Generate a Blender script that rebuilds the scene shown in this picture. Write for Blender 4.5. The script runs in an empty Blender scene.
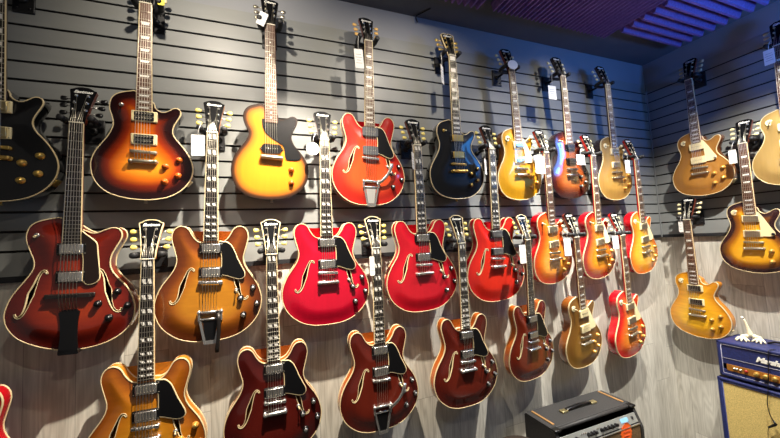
import bpy, bmesh, math, random
from mathutils import Vector, Matrix, geometry
random.seed(7)
scn = bpy.context.scene
COL = scn.collection
PI = math.pi

# ------------------------------------------------------------------ colours and materials
def lin(h):
    h = h.lstrip('#')
    o = []
    for i in (0, 2, 4):
        c = int(h[i:i+2], 16) / 255.0
        o.append(c / 12.92 if c <= 0.04045 else ((c + 0.055) / 1.055) ** 2.4)
    return (o[0], o[1], o[2], 1.0)

MATS = {}
def mat(name, col, rough=0.5, metal=0.0, coat=0.0, spec=0.5):
    if name in MATS:
        return MATS[name]
    m = bpy.data.materials.new(name)
    m.use_nodes = True
    b = m.node_tree.nodes['Principled BSDF']
    b.inputs['Base Color'].default_value = lin(col)
    b.inputs['Roughness'].default_value = rough
    b.inputs['Metallic'].default_value = metal
    b.inputs['Coat Weight'].default_value = coat
    b.inputs['Coat Roughness'].default_value = 0.04
    b.inputs['Specular IOR Level'].default_value = spec
    MATS[name] = m
    return m

def speckle(m, scale, amount, stretch=(1, 1, 1)):
    """break a plain colour up with fine procedural noise (grain of wood, cloth or metal)"""
    nt = m.node_tree
    b = nt.nodes['Principled BSDF']
    base = b.inputs['Base Color'].default_value[:]
    tc = nt.nodes.new('ShaderNodeTexCoord')
    mp = nt.nodes.new('ShaderNodeMapping')
    mp.inputs['Scale'].default_value = stretch
    nz = nt.nodes.new('ShaderNodeTexNoise')
    nz.inputs['Scale'].default_value = scale
    nz.inputs['Detail'].default_value = 4
    rp = nt.nodes.new('ShaderNodeValToRGB')
    rp.color_ramp.elements[0].position = 0.3
    rp.color_ramp.elements[1].position = 0.7
    rp.color_ramp.elements[0].color = tuple(c * (1 - amount) for c in base[:3]) + (1,)
    rp.color_ramp.elements[1].color = tuple(min(1, c * (1 + amount)) for c in base[:3]) + (1,)
    nt.links.new(tc.outputs['Object'], mp.inputs['Vector'])
    nt.links.new(mp.outputs['Vector'], nz.inputs['Vector'])
    nt.links.new(nz.outputs['Fac'], rp.inputs['Fac'])
    nt.links.new(rp.outputs['Color'], b.inputs['Base Color'])
    return m

def burst(name, stops, rough=0.22, metal=0.0, coat=1.0, flame=0.0):
    """lacquered top: paint runs from the rim (0) to the middle (1) of the body"""
    if name in MATS:
        return MATS[name]
    m = bpy.data.materials.new(name)
    m.use_nodes = True
    nt = m.node_tree
    b = nt.nodes['Principled BSDF']
    at = nt.nodes.new('ShaderNodeAttribute')
    at.attribute_name = 'rim'
    rp = nt.nodes.new('ShaderNodeValToRGB')
    rp.color_ramp.interpolation = 'EASE' if len(stops) < 3 else 'LINEAR'
    els = rp.color_ramp.elements
    while len(els) < len(stops):
        els.new(0.5)
    for e, (p, c) in zip(els, stops):
        e.position = p
        e.color = lin(c)
    nt.links.new(at.outputs['Fac'], rp.inputs['Fac'])
    tc = nt.nodes.new('ShaderNodeTexCoord')
    mp = nt.nodes.new('ShaderNodeMapping')
    mp.inputs['Scale'].default_value = (9, 60, 1) if flame else (50, 4, 1)
    nz = nt.nodes.new('ShaderNodeTexNoise')
    nz.inputs['Scale'].default_value = 1.0
    nz.inputs['Detail'].default_value = 3
    mr = nt.nodes.new('ShaderNodeMapRange')
    mr.inputs['From Min'].default_value = 0.3
    mr.inputs['From Max'].default_value = 0.7
    a = flame if flame else 0.06
    mr.inputs['To Min'].default_value = 1 - a
    mr.inputs['To Max'].default_value = 1 + a * 0.5
    mx = nt.nodes.new('ShaderNodeMix')
    mx.data_type = 'RGBA'
    mx.blend_type = 'MULTIPLY'
    mx.inputs[0].default_value = 1.0
    nt.links.new(tc.outputs['Object'], mp.inputs['Vector'])
    nt.links.new(mp.outputs['Vector'], nz.inputs['Vector'])
    nt.links.new(nz.outputs['Fac'], mr.inputs['Value'])
    nt.links.new(rp.outputs['Color'], mx.inputs[6])
    nt.links.new(mr.outputs['Result'], mx.inputs[7])
    nt.links.new(mx.outputs[2], b.inputs['Base Color'])
    b.inputs['Roughness'].default_value = rough
    b.inputs['Metallic'].default_value = metal
    b.inputs['Coat Weight'].default_value = coat
    b.inputs['Coat Roughness'].default_value = 0.03
    MATS[name] = m
    return m

CHROME = mat('polished chrome', '#DAD8D4', 0.24, .9)
NICKEL = mat('aged nickel', '#BDB5A2', 0.34, .92)
GOLDM = mat('gold plate', '#E0BC66', 0.3, .8)
BLACKP = mat('black plastic', '#0C0C0E', 0.3)
FACE = mat('black headstock veneer', '#0A0A0C', 0.55, 0, 0, .05)
BLACKG = mat('gloss black', '#08080A', 0.12, 0, 0.6)
CREAM = mat('cream plastic', '#EAD9A8', 0.35)
CREAMB = mat('cream binding', '#D6C296', 0.35)
WHITEB = mat('white binding', '#E8E2D2', 0.35)
PEARL = mat('pearl inlay', '#EDEBE4', 0.25)
ROSE = speckle(mat('rosewood', '#5B3A2A', 0.5), 6, 0.25, (60, 3, 3))
EBONY = speckle(mat('ebony', '#1C1716', 0.4), 6, 0.2, (60, 3, 3))
MAHOG = speckle(mat('mahogany', '#6A2A18', 0.3, 0, 0.6), 6, 0.2, (60, 3, 3))
MAPLEN = speckle(mat('honey maple', '#B46A28', 0.3, 0, 0.6), 6, 0.15, (60, 3, 3))
CHERRYN = speckle(mat('cherry red lacquer', '#A01A18', 0.25, 0, 0.8), 6, 0.15, (60, 3, 3))
DARKN = speckle(mat('dark walnut lacquer', '#2E1610', 0.3, 0, 0.6), 6, 0.2, (60, 3, 3))
STEEL = mat('string steel', '#C9C3B4', 0.35, 1.0)
FRETM = mat('nickel silver', '#C8C2B2', 0.35, 1.0)
BONE = mat('bone', '#E9E0C8', 0.4)
YBUT = mat('pale yellow plastic', '#D8C468', 0.35)
AMBER = mat('amber plastic', '#B5561A', 0.2, 0, 0.5)
KGOLD = mat('gold knob plastic', '#C58A3A', 0.25, 0.2, 0.5)
RUBBER = mat('black rubber', '#121214', 0.6)
HOLE = mat('dark inside', '#100806', 0.9)
TAGW = mat('white card', '#E4E2DC', 0.7)
TAGY = mat('yellow card', '#E6D84E', 0.7)
INK = mat('grey print', '#9A9A98', 0.8)
BLKPAINT = mat('black powder coat', '#141416', 0.45)

# ------------------------------------------------------------------ mesh collecting
class MB:
    def __init__(self):
        self.bm = bmesh.new()
    def face(self, vs, mi=0, smooth=False):
        try:
            f = self.bm.faces.new(vs)
        except ValueError:
            return None
        f.material_index = mi
        f.smooth = smooth
        return f
    def box(self, c, s, mi=0, bevel=0.0, M=None, seg=2):
        g = bmesh.ops.create_cube(self.bm, size=1.0)
        vs = g['verts']
        for v in vs:
            v.co = Vector((v.co.x * s[0] + c[0], v.co.y * s[1] + c[1], v.co.z * s[2] + c[2]))
        fs = set(f for v in vs for f in v.link_faces)
        for f in fs:
            f.material_index = mi
        if bevel > 0:
            es = list(set(e for v in vs for e in v.link_edges))
            r = bmesh.ops.bevel(self.bm, geom=es, offset=bevel, segments=seg, profile=0.5, affect='EDGES')
            for f in r['faces']:
                f.material_index = mi
                f.smooth = True
            vs = list(set(v for f in fs if f.is_valid for v in f.verts) | set(v for f in r['faces'] for v in f.verts))
        if M is not None:
            for v in vs:
                v.co = M @ v.co
        return vs
    def tube(self, pts, r, n=8, mi=0, cap=True, rz=1.0, smooth=True):
        pts = [Vector(p) for p in pts]
        rs = r if isinstance(r, (list, tuple)) else [r] * len(pts)
        rings = []
        up = None
        for i, p in enumerate(pts):
            if i == 0:
                t = pts[1] - p
            elif i == len(pts) - 1:
                t = p - pts[i - 1]
            else:
                t = (pts[i + 1] - p).normalized() + (p - pts[i - 1]).normalized()
            t.normalize()
            if up is None:
                a = Vector((0, 0, 1)) if abs(t.z) < 0.9 else Vector((1, 0, 0))
                up = (a - t * a.dot(t)).normalized()
            else:
                up = (up - t * up.dot(t))
                up = up.normalized() if up.length > 1e-6 else t.orthogonal().normalized()
            s = t.cross(up)
            rings.append([self.bm.verts.new(p + (s * math.cos(2 * PI * k / n) + up * math.sin(2 * PI * k / n) * rz) * rs[i]) for k in range(n)])
        for a, b in zip(rings, rings[1:]):
            for k in range(n):
                self.face([a[k], a[(k + 1) % n], b[(k + 1) % n], b[k]], mi, smooth)
        if cap:
            self.face(rings[0][::-1], mi)
            self.face(rings[-1], mi)
    def lathe(self, prof, o=(0, 0, 0), axis='Z', n=16, mi=0, mis=None, M=None):
        """prof: list of (radius, height) along the axis"""
        o = Vector(o)
        rings = []
        for r, h in prof:
            ring = []
            if r < 1e-6:
                q = Vector((0, 0, h))
                ring = [q]
            else:
                ring = [Vector((r * math.cos(2 * PI * k / n), r * math.sin(2 * PI * k / n), h)) for k in range(n)]
            out = []
            for q in ring:
                if axis == 'X':
                    q = Vector((q.z, q.x, q.y))
                elif axis == 'Y':
                    q = Vector((q.y, q.z, q.x))
                q = q + o
                if M is not None:
                    q = M @ q
                out.append(self.bm.verts.new(q))
            rings.append(out)
        for i, (a, b) in enumerate(zip(rings, rings[1:])):
            m_ = mis[i] if mis else mi
            for k in range(n):
                k2 = (k + 1) % n
                if len(a) == 1 and len(b) == 1:
                    continue
                if len(a) == 1:
                    self.face([a[0], b[k2], b[k]][::-1], m_, True)
                elif len(b) == 1:
                    self.face([a[k], a[k2], b[0]], m_, True)
                else:
                    self.face([a[k], a[k2], b[k2], b[k]], m_, True)
        if len(rings[0]) > 1:
            self.face(rings[0][::-1], mis[0] if mis else mi)
        if len(rings[-1]) > 1:
            self.face(rings[-1], mis[-1] if mis else mi)
    def prism(self, poly, z0, z1, mi=0, mside=None, M=None):
        a = [Vector((x, y, z0)) for x, y in poly]
        b = [Vector((x, y, z1)) for x, y in poly]
        if M is not None:
            a = [M @ v for v in a]
            b = [M @ v for v in b]
        a = [self.bm.verts.new(v) for v in a]
        b = [self.bm.verts.new(v) for v in b]
        ms = mi if mside is None else mside
        n = len(a)
        f1 = self.face(b, mi)
        f2 = self.face(a[::-1], ms)
        for k in range(n):
            self.face([a[k], a[(k + 1) % n], b[(k + 1) % n], b[k]], ms)
        bmesh.ops.triangulate(self.bm, faces=[f for f in (f1, f2) if f])
    def strip(self, poly, prof, mi=0, M=None, closed=True, zf=None):
        """sweep a (outward offset, z) profile round a closed outline"""
        off = offsets(poly)
        rings = []
        for (x, y), (nx, ny) in zip(poly, off):
            z0 = zf(x, y) if zf else 0.0
            r = [Vector((x + nx * d, y + ny * d, z + z0)) for d, z in prof]
            if M is not None:
                r = [M @ v for v in r]
            rings.append([self.bm.verts.new(v) for v in r])
        n = len(rings)
        for i in range(n if closed else n - 1):
            a, b = rings[i], rings[(i + 1) % n]
            for k in range(len(prof) - 1):
                self.face([a[k], b[k], b[k + 1], a[k + 1]], mi, True)
    def mesh(self, name, nm=1, recalc=True):
        if recalc:
            bmesh.ops.recalc_face_normals(self.bm, faces=self.bm.faces[:])
        me = bpy.data.meshes.new(name)
        self.bm.to_mesh(me)
        self.bm.free()
        for i in range(nm):
            me.materials.append(None)
        return me

def offsets(poly):
    """unit outward normals of a counter-clockwise closed outline"""
    n = len(poly)
    A = sum(poly[i][0] * poly[(i + 1) % n][1] - poly[(i + 1) % n][0] * poly[i][1] for i in range(n))
    s = 1 if A > 0 else -1
    o = []
    for i in range(n):
        a = Vector(poly[i - 1]); b = Vector(poly[(i + 1) % n])
        t = (b - a)
        if t.length < 1e-9:
            t = Vector((1, 0))
        t.normalize()
        o.append((t.y * s, -t.x * s))
    return o

def catmull(pts, n, closed=True):
    P = [Vector(p) for p in pts]
    m = len(P)
    dense = []
    segs = m if closed else m - 1
    for i in range(segs):
        if closed:
            p0, p1, p2, p3 = P[i - 1], P[i], P[(i + 1) % m], P[(i + 2) % m]
        else:
            p0, p1, p2, p3 = P[max(i - 1, 0)], P[i], P[i + 1], P[min(i + 2, m - 1)]
        for k in range(12):
            t = k / 12
            dense.append(0.5 * ((2 * p1) + (p2 - p0) * t + (2 * p0 - 5 * p1 + 4 * p2 - p3) * t * t + (3 * p1 - p0 - 3 * p2 + p3) * t ** 3))
    if not closed:
        dense.append(P[-1])
    L = [0]
    loop = dense + ([dense[0]] if closed else [])
    for a, b in zip(loop, loop[1:]):
        L.append(L[-1] + (b - a).length)
    out = []
    cnt = n if closed else n - 1
    j = 0
    for i in range(n):
        s = L[-1] * i / cnt
        while j < len(L) - 2 and L[j + 1] < s:
            j += 1
        f = (s - L[j]) / max(L[j + 1] - L[j], 1e-9)
        q = loop[j].lerp(loop[j + 1], min(f, 1))
        out.append(tuple(q))
    return out

def inside(x, y, poly):
    c = False
    n = len(poly)
    j = n - 1
    for i in range(n):
        xi, yi = poly[i]; xj, yj = poly[j]
        if (yi > y) != (yj > y) and x < (xj - xi) * (y - yi) / (yj - yi) + xi:
            c = not c
        j = i
    return c

def dist_poly(x, y, poly):
    d = 1e9
    n = len(poly)
    for i in range(n):
        ax, ay = poly[i]; bx, by = poly[(i + 1) % n]
        dx, dy = bx - ax, by - ay
        t = max(0, min(1, ((x - ax) * dx + (y - ay) * dy) / (dx * dx + dy * dy + 1e-12)))
        d = min(d, (x - ax - t * dx) ** 2 + (y - ay - t * dy) ** 2)
    return math.sqrt(d)

# ------------------------------------------------------------------ objects
def tag(o, label=None, cat=None, group=None, kind=None):
    if label: o['label'] = label
    if cat: o['category'] = cat
    if group: o['group'] = group
    if kind: o['kind'] = kind
    return o

def link(name, me, mats, parent=None, M=None, label=None):
    o = bpy.data.objects.new(name, me)
    COL.objects.link(o)
    if parent is not None:
        o.parent = parent
    if M is not None:
        o.matrix_local = M
    if not isinstance(mats, (list, tuple)):
        mats = [mats]
    for i, s in enumerate(o.material_slots):
        s.link = 'OBJECT'
        s.material = mats[min(i, len(mats) - 1)]
    if label:
        o['label'] = label
    return o

def empty(name, M):
    o = bpy.data.objects.new(name, None)
    o.empty_display_size = 0.05
    COL.objects.link(o)
    o.matrix_world = M
    return o

CACHE = {}
def cached(key, fn, nm=1):
    if key not in CACHE:
        b = MB()
        fn(b)
        CACHE[key] = b.mesh(key, nm)
    return CACHE[key]

def text_mesh(key, s, size, shear=0.0, bold=0.0, extrude=0.0004, space=1.0):
    if key in CACHE:
        return CACHE[key]
    cu = bpy.data.curves.new(key, 'FONT')
    cu.body = s
    cu.size = size
    cu.shear = shear
    cu.offset = bold
    cu.extrude = extrude
    cu.space_character = space
    cu.align_x = 'CENTER'
    cu.resolution_u = 3
    ob = bpy.data.objects.new(key, cu)
    COL.objects.link(ob)
    bpy.context.view_layer.update()
    me = bpy.data.meshes.new_from_object(ob)
    bpy.data.objects.remove(ob)
    bpy.data.curves.remove(cu)
    me.name = key
    me.materials.clear()
    me.materials.append(None)
    CACHE[key] = me
    return me

# ------------------------------------------------------------------ guitar shapes (metres, origin at the strap end, y up the neck)
ESh = [(.023,.419),(.036,.4175),(.054,.428),(.070,.450),(.082,.474),(.096,.487),(.112,.490),(.127,.484),(.139,.467),(.1435,.441),(.138,.410),(.130,.378),(.1245,.352),(.1265,.328),(.136,.303),(.152,.277),(.172,.247),(.188,.213),(.197,.180),(.199,.150),(.193,.115),(.177,.078),(.149,.045),(.111,.018),(.066,.003),(.025,-.001)]
ESh = [(x * 1.03, y) for x, y in ESh]
ES_OUT = ESh + [(-x, y) for x, y in ESh[::-1]]
LP_OUT = [(-.0323,.4579),(-.051,.4576),(-.0833,.4476),(-.1059,.4333),(-.1192,.4091),(-.1217,.3752),(-.1144,.348),(-.109,.3207),(-.1124,.2924),(-.1273,.2575),(-.1491,.2226),(-.1679,.1882),(-.1775,.1547),(-.1775,.1221),(-.1689,.0843),(-.1496,.0522),(-.1204,.0268),(-.081,.0109),(-.0352,.0018),(-.0024,.0),(.0435,.003),(.0924,.0171),(.1344,.0464),(.1629,.0868),(.1732,.1269),(.1701,.1646),(.1547,.2026),(.1323,.2377),(.112,.2628),(.100,.2844),(.0975,.3078),(.1059,.3323),(.121,.3625),(.1271,.381),(.123,.3961),(.1109,.403),(.0958,.3989),(.0809,.3877),(.0612,.3785),(.0435,.3858),(.0318,.3996),(.027,.4175)]
LP_OUT = [(x + .002, y) for x, y in LP_OUT]
AR_OUT = [(-.0372,.4987),(-.0671,.4972),(-.1011,.4882),(-.1266,.4717),(-.1384,.4441),(-.1386,.4128),(-.1274,.375),(-.1163,.3431),(-.1139,.3204),(-.1228,.2933),(-.1446,.2574),(-.1705,.2162),(-.186,.1748),(-.1908,.1387),(-.1817,.1013),(-.1551,.0616),(-.1172,.0347),(-.0689,.0139),(-.0194,.0016),(.0333,-.0002),(.0959,.011),(.1495,.0379),(.1858,.0778),(.1996,.1258),(.1944,.1738),(.1744,.2228),(.1404,.2655),(.1214,.2934),(.1144,.3205),(.1182,.3538),(.133,.3871),(.1469,.4166),(.1499,.4383),(.1407,.4574),(.1208,.4643),(.0937,.455),(.0724,.4445),(.0544,.442),(.0407,.4488),(.0301,.4528)]
JR_OUT = [(-.0339,.4519),(-.0661,.4481),(-.0978,.4347),(-.1168,.4105),(-.122,.3797),(-.1135,.3462),(-.1005,.3203),(-.100,.2998),(-.112,.2712),(-.1427,.2278),(-.1649,.1859),(-.1736,.1384),(-.1678,.0953),(-.1498,.0546),(-.1193,.0264),(-.0757,.0078),(-.0117,.0),(.0544,.0066),(.1089,.0281),(.151,.068),(.1705,.1223),(.1682,.1687),(.1486,.2111),(.1212,.2455),(.1008,.2729),(.0929,.301),(.1005,.3305),(.1164,.3609),(.1222,.3875),(.1113,.4038),(.0924,.4048),(.0718,.3926),(.0514,.3863),(.0314,.3928),(.0289,.4096)]
ES_F = [(-.062,.300,.003),(-.0655,.3075,.004),(-.0735,.3095,.0045),(-.082,.301,.006),(-.0895,.283,.008),(-.0965,.262,.0105),(-.1035,.240,.0135),(-.109,.219,.011),(-.1145,.198,.008),(-.1225,.180,.006),(-.134,.1695,.0045),(-.1435,.172,.004),(-.147,.1805,.003)]
AR_F = [(-.0705,.291,.003),(-.074,.299,.004),(-.082,.3015,.0045),(-.0915,.293,.006),(-.100,.272,.008),(-.1065,.246,.011),(-.1145,.218,.015),(-.1205,.190,.011),(-.1265,.166,.008),(-.136,.1445,.006),(-.1475,.135,.0045),(-.1565,.139,.004),(-.159,.147,.003)]

def fhole(cl, mirror=False, nick=True):
    c = catmull([(x, y) for x, y, w in cl], 40, closed=False)
    ws = [w for _, _, w in cl]
    L, R = [], []
    for i, p in enumerate(c):
        a = Vector(c[max(i - 1, 0)]); b = Vector(c[min(i + 1, 39)])
        t = (b - a).normalized()
        u = i / 39 * (len(ws) - 1)
        k = min(int(u), len(ws) - 2)
        w = 1.3 * (ws[k] + (ws[k + 1] - ws[k]) * (u - k))
        n = Vector((-t.y, t.x))
        L.append(tuple(Vector(p) + n * w * .5))
        R.append(tuple(Vector(p) - n * w * .5))
    poly = L + R[::-1]
    if mirror:
        poly = [(-x, y) for x, y in poly][::-1]
    return poly

SHAPES = {
    'ES': dict(out=ES_OUT, A=.012, depth=.050, holes=[fhole(ES_F), fhole(ES_F, True)], L=.897, end=.40),
    'LP': dict(out=LP_OUT, A=.010, depth=.057, holes=[], L=.836, end=.39),
    'AR': dict(out=AR_OUT, A=.015, depth=.062, holes=[fhole(AR_F), fhole(AR_F, True)], L=.865, end=.415),
    'JR': dict(out=JR_OUT, A=.001, depth=.045, holes=[], L=.836, end=.335),
}
for k, s in SHAPES.items():
    s['pts'] = catmull(s['out'], 132)

def arch(sh, d):
    t = max(0, min(1, (d - .004) / .075))
    return sh['A'] * t * t * (3 - 2 * t)

def zat(sh, x, y):
    return arch(sh, dist_poly(x, y, sh['pts'])) if inside(x, y, sh['pts']) else 0.0

def body_mesh(kind):
    key = 'body_' + kind
    if key in CACHE:
        return CACHE[key]
    sh = SHAPES[kind]
    P = sh['pts']
    V = [Vector(p) for p in P]
    E = [(i, (i + 1) % len(P)) for i in range(len(P))]
    for h in sh['holes']:
        o = len(V)
        V += [Vector(p) for p in h]
        E += [(o + i, o + (i + 1) % len(h)) for i in range(len(h))]
    s = .0115
    j = 0
    y = -.01
    while y < .51:
        x = -.21 + (s / 2 if j % 2 else 0)
        while x < .215:
            if inside(x, y, P) and dist_poly(x, y, P) > .006:
                ok = True
                for h in sh['holes']:
                    if inside(x, y, h) or dist_poly(x, y, h) < .005:
                        ok = False
                if ok:
                    V.append(Vector((x, y)))
            x += s
        y += s * .866
        j += 1
    vs, es, fs, _, _, _ = geometry.delaunay_2d_cdt(V, E, [], 0, 1e-6)
    bm = bmesh.new()
    lay = bm.verts.layers.float.new('rim')
    tv = []
    for v in vs:
        d = dist_poly(v.x, v.y, P)
        q = bm.verts.new((v.x, v.y, arch(sh, d)))
        q[lay] = min(1, d / .135)
        tv.append(q)
    for f in fs:
        cx = sum(vs[i].x for i in f) / 3
        cy = sum(vs[i].y for i in f) / 3
        if not inside(cx, cy, P) or any(inside(cx, cy, h) for h in sh['holes']):
            continue
        fa = bm.faces.new([tv[i] for i in f])
        fa.smooth = True
        if fa.normal.z < 0:
            fa.normal_flip()
        fa.normal_update()
    bm.normal_update()
    for fa in bm.faces:
        if fa.normal.z < 0:
            fa.normal_flip()
    dp = sh['depth']
    off = offsets(P)
    rings = []
    for z, d in ((0, 0), (-.004, .0002), (-dp * .5, .0003), (-dp + .006, 0), (-dp + .0015, -.0018), (-dp, -.007)):
        r = []
        for (x, y), (nx, ny) in zip(P, off):
            q = bm.verts.new((x + nx * d, y + ny * d, z))
            r.append(q)
        rings.append(r)
    n = len(P)
    for a, b in zip(rings, rings[1:]):
        for k in range(n):
            f = bm.faces.new([a[k], b[k], b[(k + 1) % n], a[(k + 1) % n]])
            f.material_index = 1
            f.smooth = True
    f = bm.faces.new(rings[-1][::-1])
    f.material_index = 1
    # the side faces were wound for a counter-clockwise outline
    A = sum(P[i][0] * P[(i + 1) % n][1] - P[(i + 1) % n][0] * P[i][1] for i in range(n))
    bmesh.ops.triangulate(bm, faces=[f])
    if A < 0:
        for f in bm.faces:
            if f.material_index == 1:
                f.normal_flip()
    me = bpy.data.meshes.new(key)
    bm.to_mesh(me)
    bm.free()
    me.materials.append(None)
    me.materials.append(None)
    CACHE[key] = me
    return me

def binding_mesh(kind):
    sh = SHAPES[kind]
    return cached('binding_' + kind, lambda b: b.strip(sh['pts'], [(-.0028, .0004), (-.0025, .0012), (.0002, .0011), (.0010, .0004), (.0010, -.006), (.0001, -.0065)]))

def back_binding_mesh(kind):
    sh = SHAPES[kind]
    d = sh['depth']
    return cached('back_binding_' + kind, lambda b: b.strip(sh['pts'], [(-.0005, -d + .008), (.0010, -d + .0075), (.0010, -d + .002), (-.002, -d - .0004)]))

# ------------------------------------------------------------------ guitar hardware
def neck_consts(kind):
    sh = SHAPES[kind]
    return sh['L'], sh['A'] - .001 if kind != 'JR' else .004

SCALE = .648
def fret_y(L, n):
    return L - SCALE * (1 - 2 ** (-n / 12))

def wid(L, y):
    return .0225 + (L - y) / (L - (L - .47)) * .0065

HS_GIB = [(.0255,-.004),(.0255,.030),(.029,.055),(.0345,.095),(.0385,.130),(.0405,.150),(.0385,.156),(.030,.160),(.019,.166),(.009,.166),(.003,.161)]
HS_EAS = [(.0255,-.004),(.0255,.028),(.028,.050),(.033,.090),(.0385,.130),(.0425,.150),(.0415,.155),(.034,.157),(.026,.164),(.016,.168),(.006,.1695)]

def hs_outline(style):
    h = HS_GIB if style == 'open' else HS_EAS
    h = [(x, y * .955) for x, y in h]
    return h + [(-x, y) for x, y in h[::-1]]

TILT = math.radians(17)
def hs_matrix(L, z0):
    return Matrix.Translation((0, L + .004, z0)) @ Matrix.Rotation(-TILT, 4, 'X')

def build_neck(b, kind):
    L, z0 = neck_consts(kind)
    yb = {'ES': .38, 'LP': .36, 'AR': .44, 'JR': .36}[kind]
    st = []
    for i in range(16):
        t = i / 15
        y = L + .003 + (yb - L) * t
        w = wid(L, y)
        th = .017 + .004 * t
        if t > .80:
            th += .020 * ((t - .80) / .2) ** 1.5
        st.append((y, w, th))
    rings = []
    for y, w, th in st:
        r = []
        for k in range(11):
            a = PI * k / 10
            r.append(b.bm.verts.new((w * math.cos(a), y, z0 - th * math.sin(a) ** .8)))
        rings.append(r)
    for p, q in zip(rings, rings[1:]):
        for k in range(10):
            b.face([p[k], q[k], q[k + 1], p[k + 1]], 0, True)
        b.face([p[10], q[10], q[0], p[0]], 0)
    b.face(rings[0], 0)
    b.face(rings[-1][::-1], 0)

def build_board(b, kind):
    """fingerboard with its frets standing up out of it"""
    L, z0 = neck_consts(kind)
    y1 = L - .472 if kind != 'AR' else L - .464
    ys = [(L, 0)]
    for n in range(1, (22 if kind != 'AR' else 21) + 1):
        y = fret_y(L, n)
        ys += [(y + .0010, 0), (y + .0005, 1), (y - .0005, 1), (y - .0010, 0)]
    ys.append((min(y1, ys[-1][0] - .002), 0))
    rings = []
    for y, up in ys:
        w = wid(L, y)
        h = .0011 * up
        prof = [(-w, 0), (-w, .0042), (-w + .0028, .0048 + h * .6), (-w * .4, .006 + h), (w * .4, .006 + h), (w - .0028, .0048 + h * .6), (w, .0042), (w, 0)]
        rings.append([b.bm.verts.new((x, y, z0 + z)) for x, z in prof])
    for i, (p, q) in enumerate(zip(rings, rings[1:])):
        fr = 0 < i < len(rings) - 2 and i % 4 != 0
        for k in range(7):
            b.face([p[k], q[k], q[k + 1], p[k + 1]], 1 if k in (0, 1, 5, 6) else (2 if fr else 0))
        b.face([p[7], q[7], q[0], p[0]], 0)
    b.face(rings[0], 1)
    b.face(rings[-1][::-1], 1)

def inlay_shapes(kind, style):
    """one mesh builder for every inlay of a fingerboard"""
    L, z0 = neck_consts(kind)
    zt = z0 + .0056
    marks = [3, 5, 7, 9, 12, 15, 17, 19, 21]
    if style in ('block', 'para'):
        marks = [1] + marks
    out = []
    for n in marks:
        ya, yb = fret_y(L, n - 1), fret_y(L, n)
        yc = (ya + yb) / 2
        h = (ya - yb) * .5
        w = wid(L, yc)
        if style == 'dot':
            for x in ((0,) if n != 12 else (-.012, .012)):
                out.append(lambda b, x=x, yc=yc: b.lathe([(.0036, zt - .0004), (.0036, zt + .0007), (0, zt + .0007)], (x, yc, 0), 'Z', 12))
        else:
            if style == 'trap':
                hw = w * .66; hh = min(h * .80, .012)
                ps = [[(-hw, yc + hh * .5), (-hw * .82, yc - hh * .6), (hw * .82, yc - hh * .6), (hw, yc + hh * .5)]]
            elif style == 'block':
                hw = w * .68; hh = min(h * .66, .012)
                ps = [[(-hw, yc + hh), (-hw, yc - hh), (hw, yc - hh), (hw, yc + hh)]]
            else:
                hh = min(h * .62, .0105)
                ps = [[(x0, yc + hh), (x0 + .004, yc - hh), (x1, yc - hh), (x1 - .004, yc + hh)] for x0, x1 in ((-w * .72, -w * .08), (w * .08, w * .72))]
            for p in ps:
                out.append(lambda b, p=p: b.prism(p, zt - .0004, zt + .0006))
    return out

def build_headstock(b, kind, style):
    L, z0 = neck_consts(kind)
    M = hs_matrix(L, z0)
    b.prism(hs_outline(style), -.0135, .0016, 0, 1, M)

def build_hs_binding(b, kind, style):
    L, z0 = neck_consts(kind)
    M = hs_matrix(L, z0)
    o = [p for p in hs_outline(style)]
    b.strip(o, [(-.0030, .0018), (-.0028, .0026), (.0008, .0024), (.0010, -.003)], 0, M)

def build_truss(b, kind):
    L, z0 = neck_consts(kind)
    M = hs_matrix(L, z0)
    h = [(.0125, .006), (.0125, .014), (.009, .024), (.0055, .033), (.004, .042), (.0015, .0465)]
    b.prism(h + [(-x, y) for x, y in h[::-1]], .0014, .0036, 0, None, M)

POSTS = [(.0195, .054), (.0190, .087), (.0188, .120)]
def build_post(b, kind, sx, i):
    L, z0 = neck_consts(kind)
    M = hs_matrix(L, z0)
    x, y = POSTS[i]
    b.lathe([(.0062, .0012), (.0060, .0034), (.0034, .0040), (.0032, .0095), (.0022, .0108), (0, .0108)], (x * sx, y, 0), 'Z', 10, 0, None, M)
    b.box((x * sx, y - .002, -.017), (.014, .020, .008), 0, .002, M)
    xo = .0345 + .0035 * (i)
    b.tube([M @ Vector((x * sx, y - .004, -.017)), M @ Vector(((xo + .014) * sx, y - .004, -.017))], .0022, 6)

def build_button(b, kind, sx, i):
    L, z0 = neck_consts(kind)
    M = hs_matrix(L, z0)
    y = POSTS[i][1] - .004
    xo = (.044 + .0035 * i) * sx
    prof = [(0, 0), (.0035, .0005), (.0065, .004), (.0082, .010), (.0088, .015), (.0075, .0195), (.004, .0215), (0, .022)]
    R = Matrix.Translation((xo, y, -.017)) @ Matrix.Rotation(sx * PI / 2, 4, 'Y') @ Matrix.Diagonal((.65, 1.2, 1.1, 1))
    b.lathe(prof, (0, 0, 0), 'Z', 12, 0, None, M @ R)

def build_string(b, kind, i, by, bz, ty, tz, trap):
    L, z0 = neck_consts(kind)
    M = hs_matrix(L, z0)
    u = -1 + 2 * i / 5
    sx = -1 if i < 3 else 1
    k = i if i < 3 else 5 - i
    p = POSTS[k]
    post = M @ Vector((p[0] * sx - .003 * sx, p[1], .006))
    pts = [(u * .025, ty, tz), (u * .026, by, bz), (u * .0175, L + .001, z0 + .0088), post]
    b.tube(pts, .00075 + .00035 * (1 - i / 5), 5)

def rrect(w, h, r, c=(0, 0), n=4):
    o = []
    for cx, cy, a0 in ((w / 2 - r, h / 2 - r, 0), (-w / 2 + r, h / 2 - r, 90), (-w / 2 + r, -h / 2 + r, 180), (w / 2 - r, -h / 2 + r, 270)):
        for k in range(n + 1):
            a = math.radians(a0 + 90 * k / n)
            o.append((c[0] + cx + r * math.cos(a), c[1] + cy + r * math.sin(a)))
    return o

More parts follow.
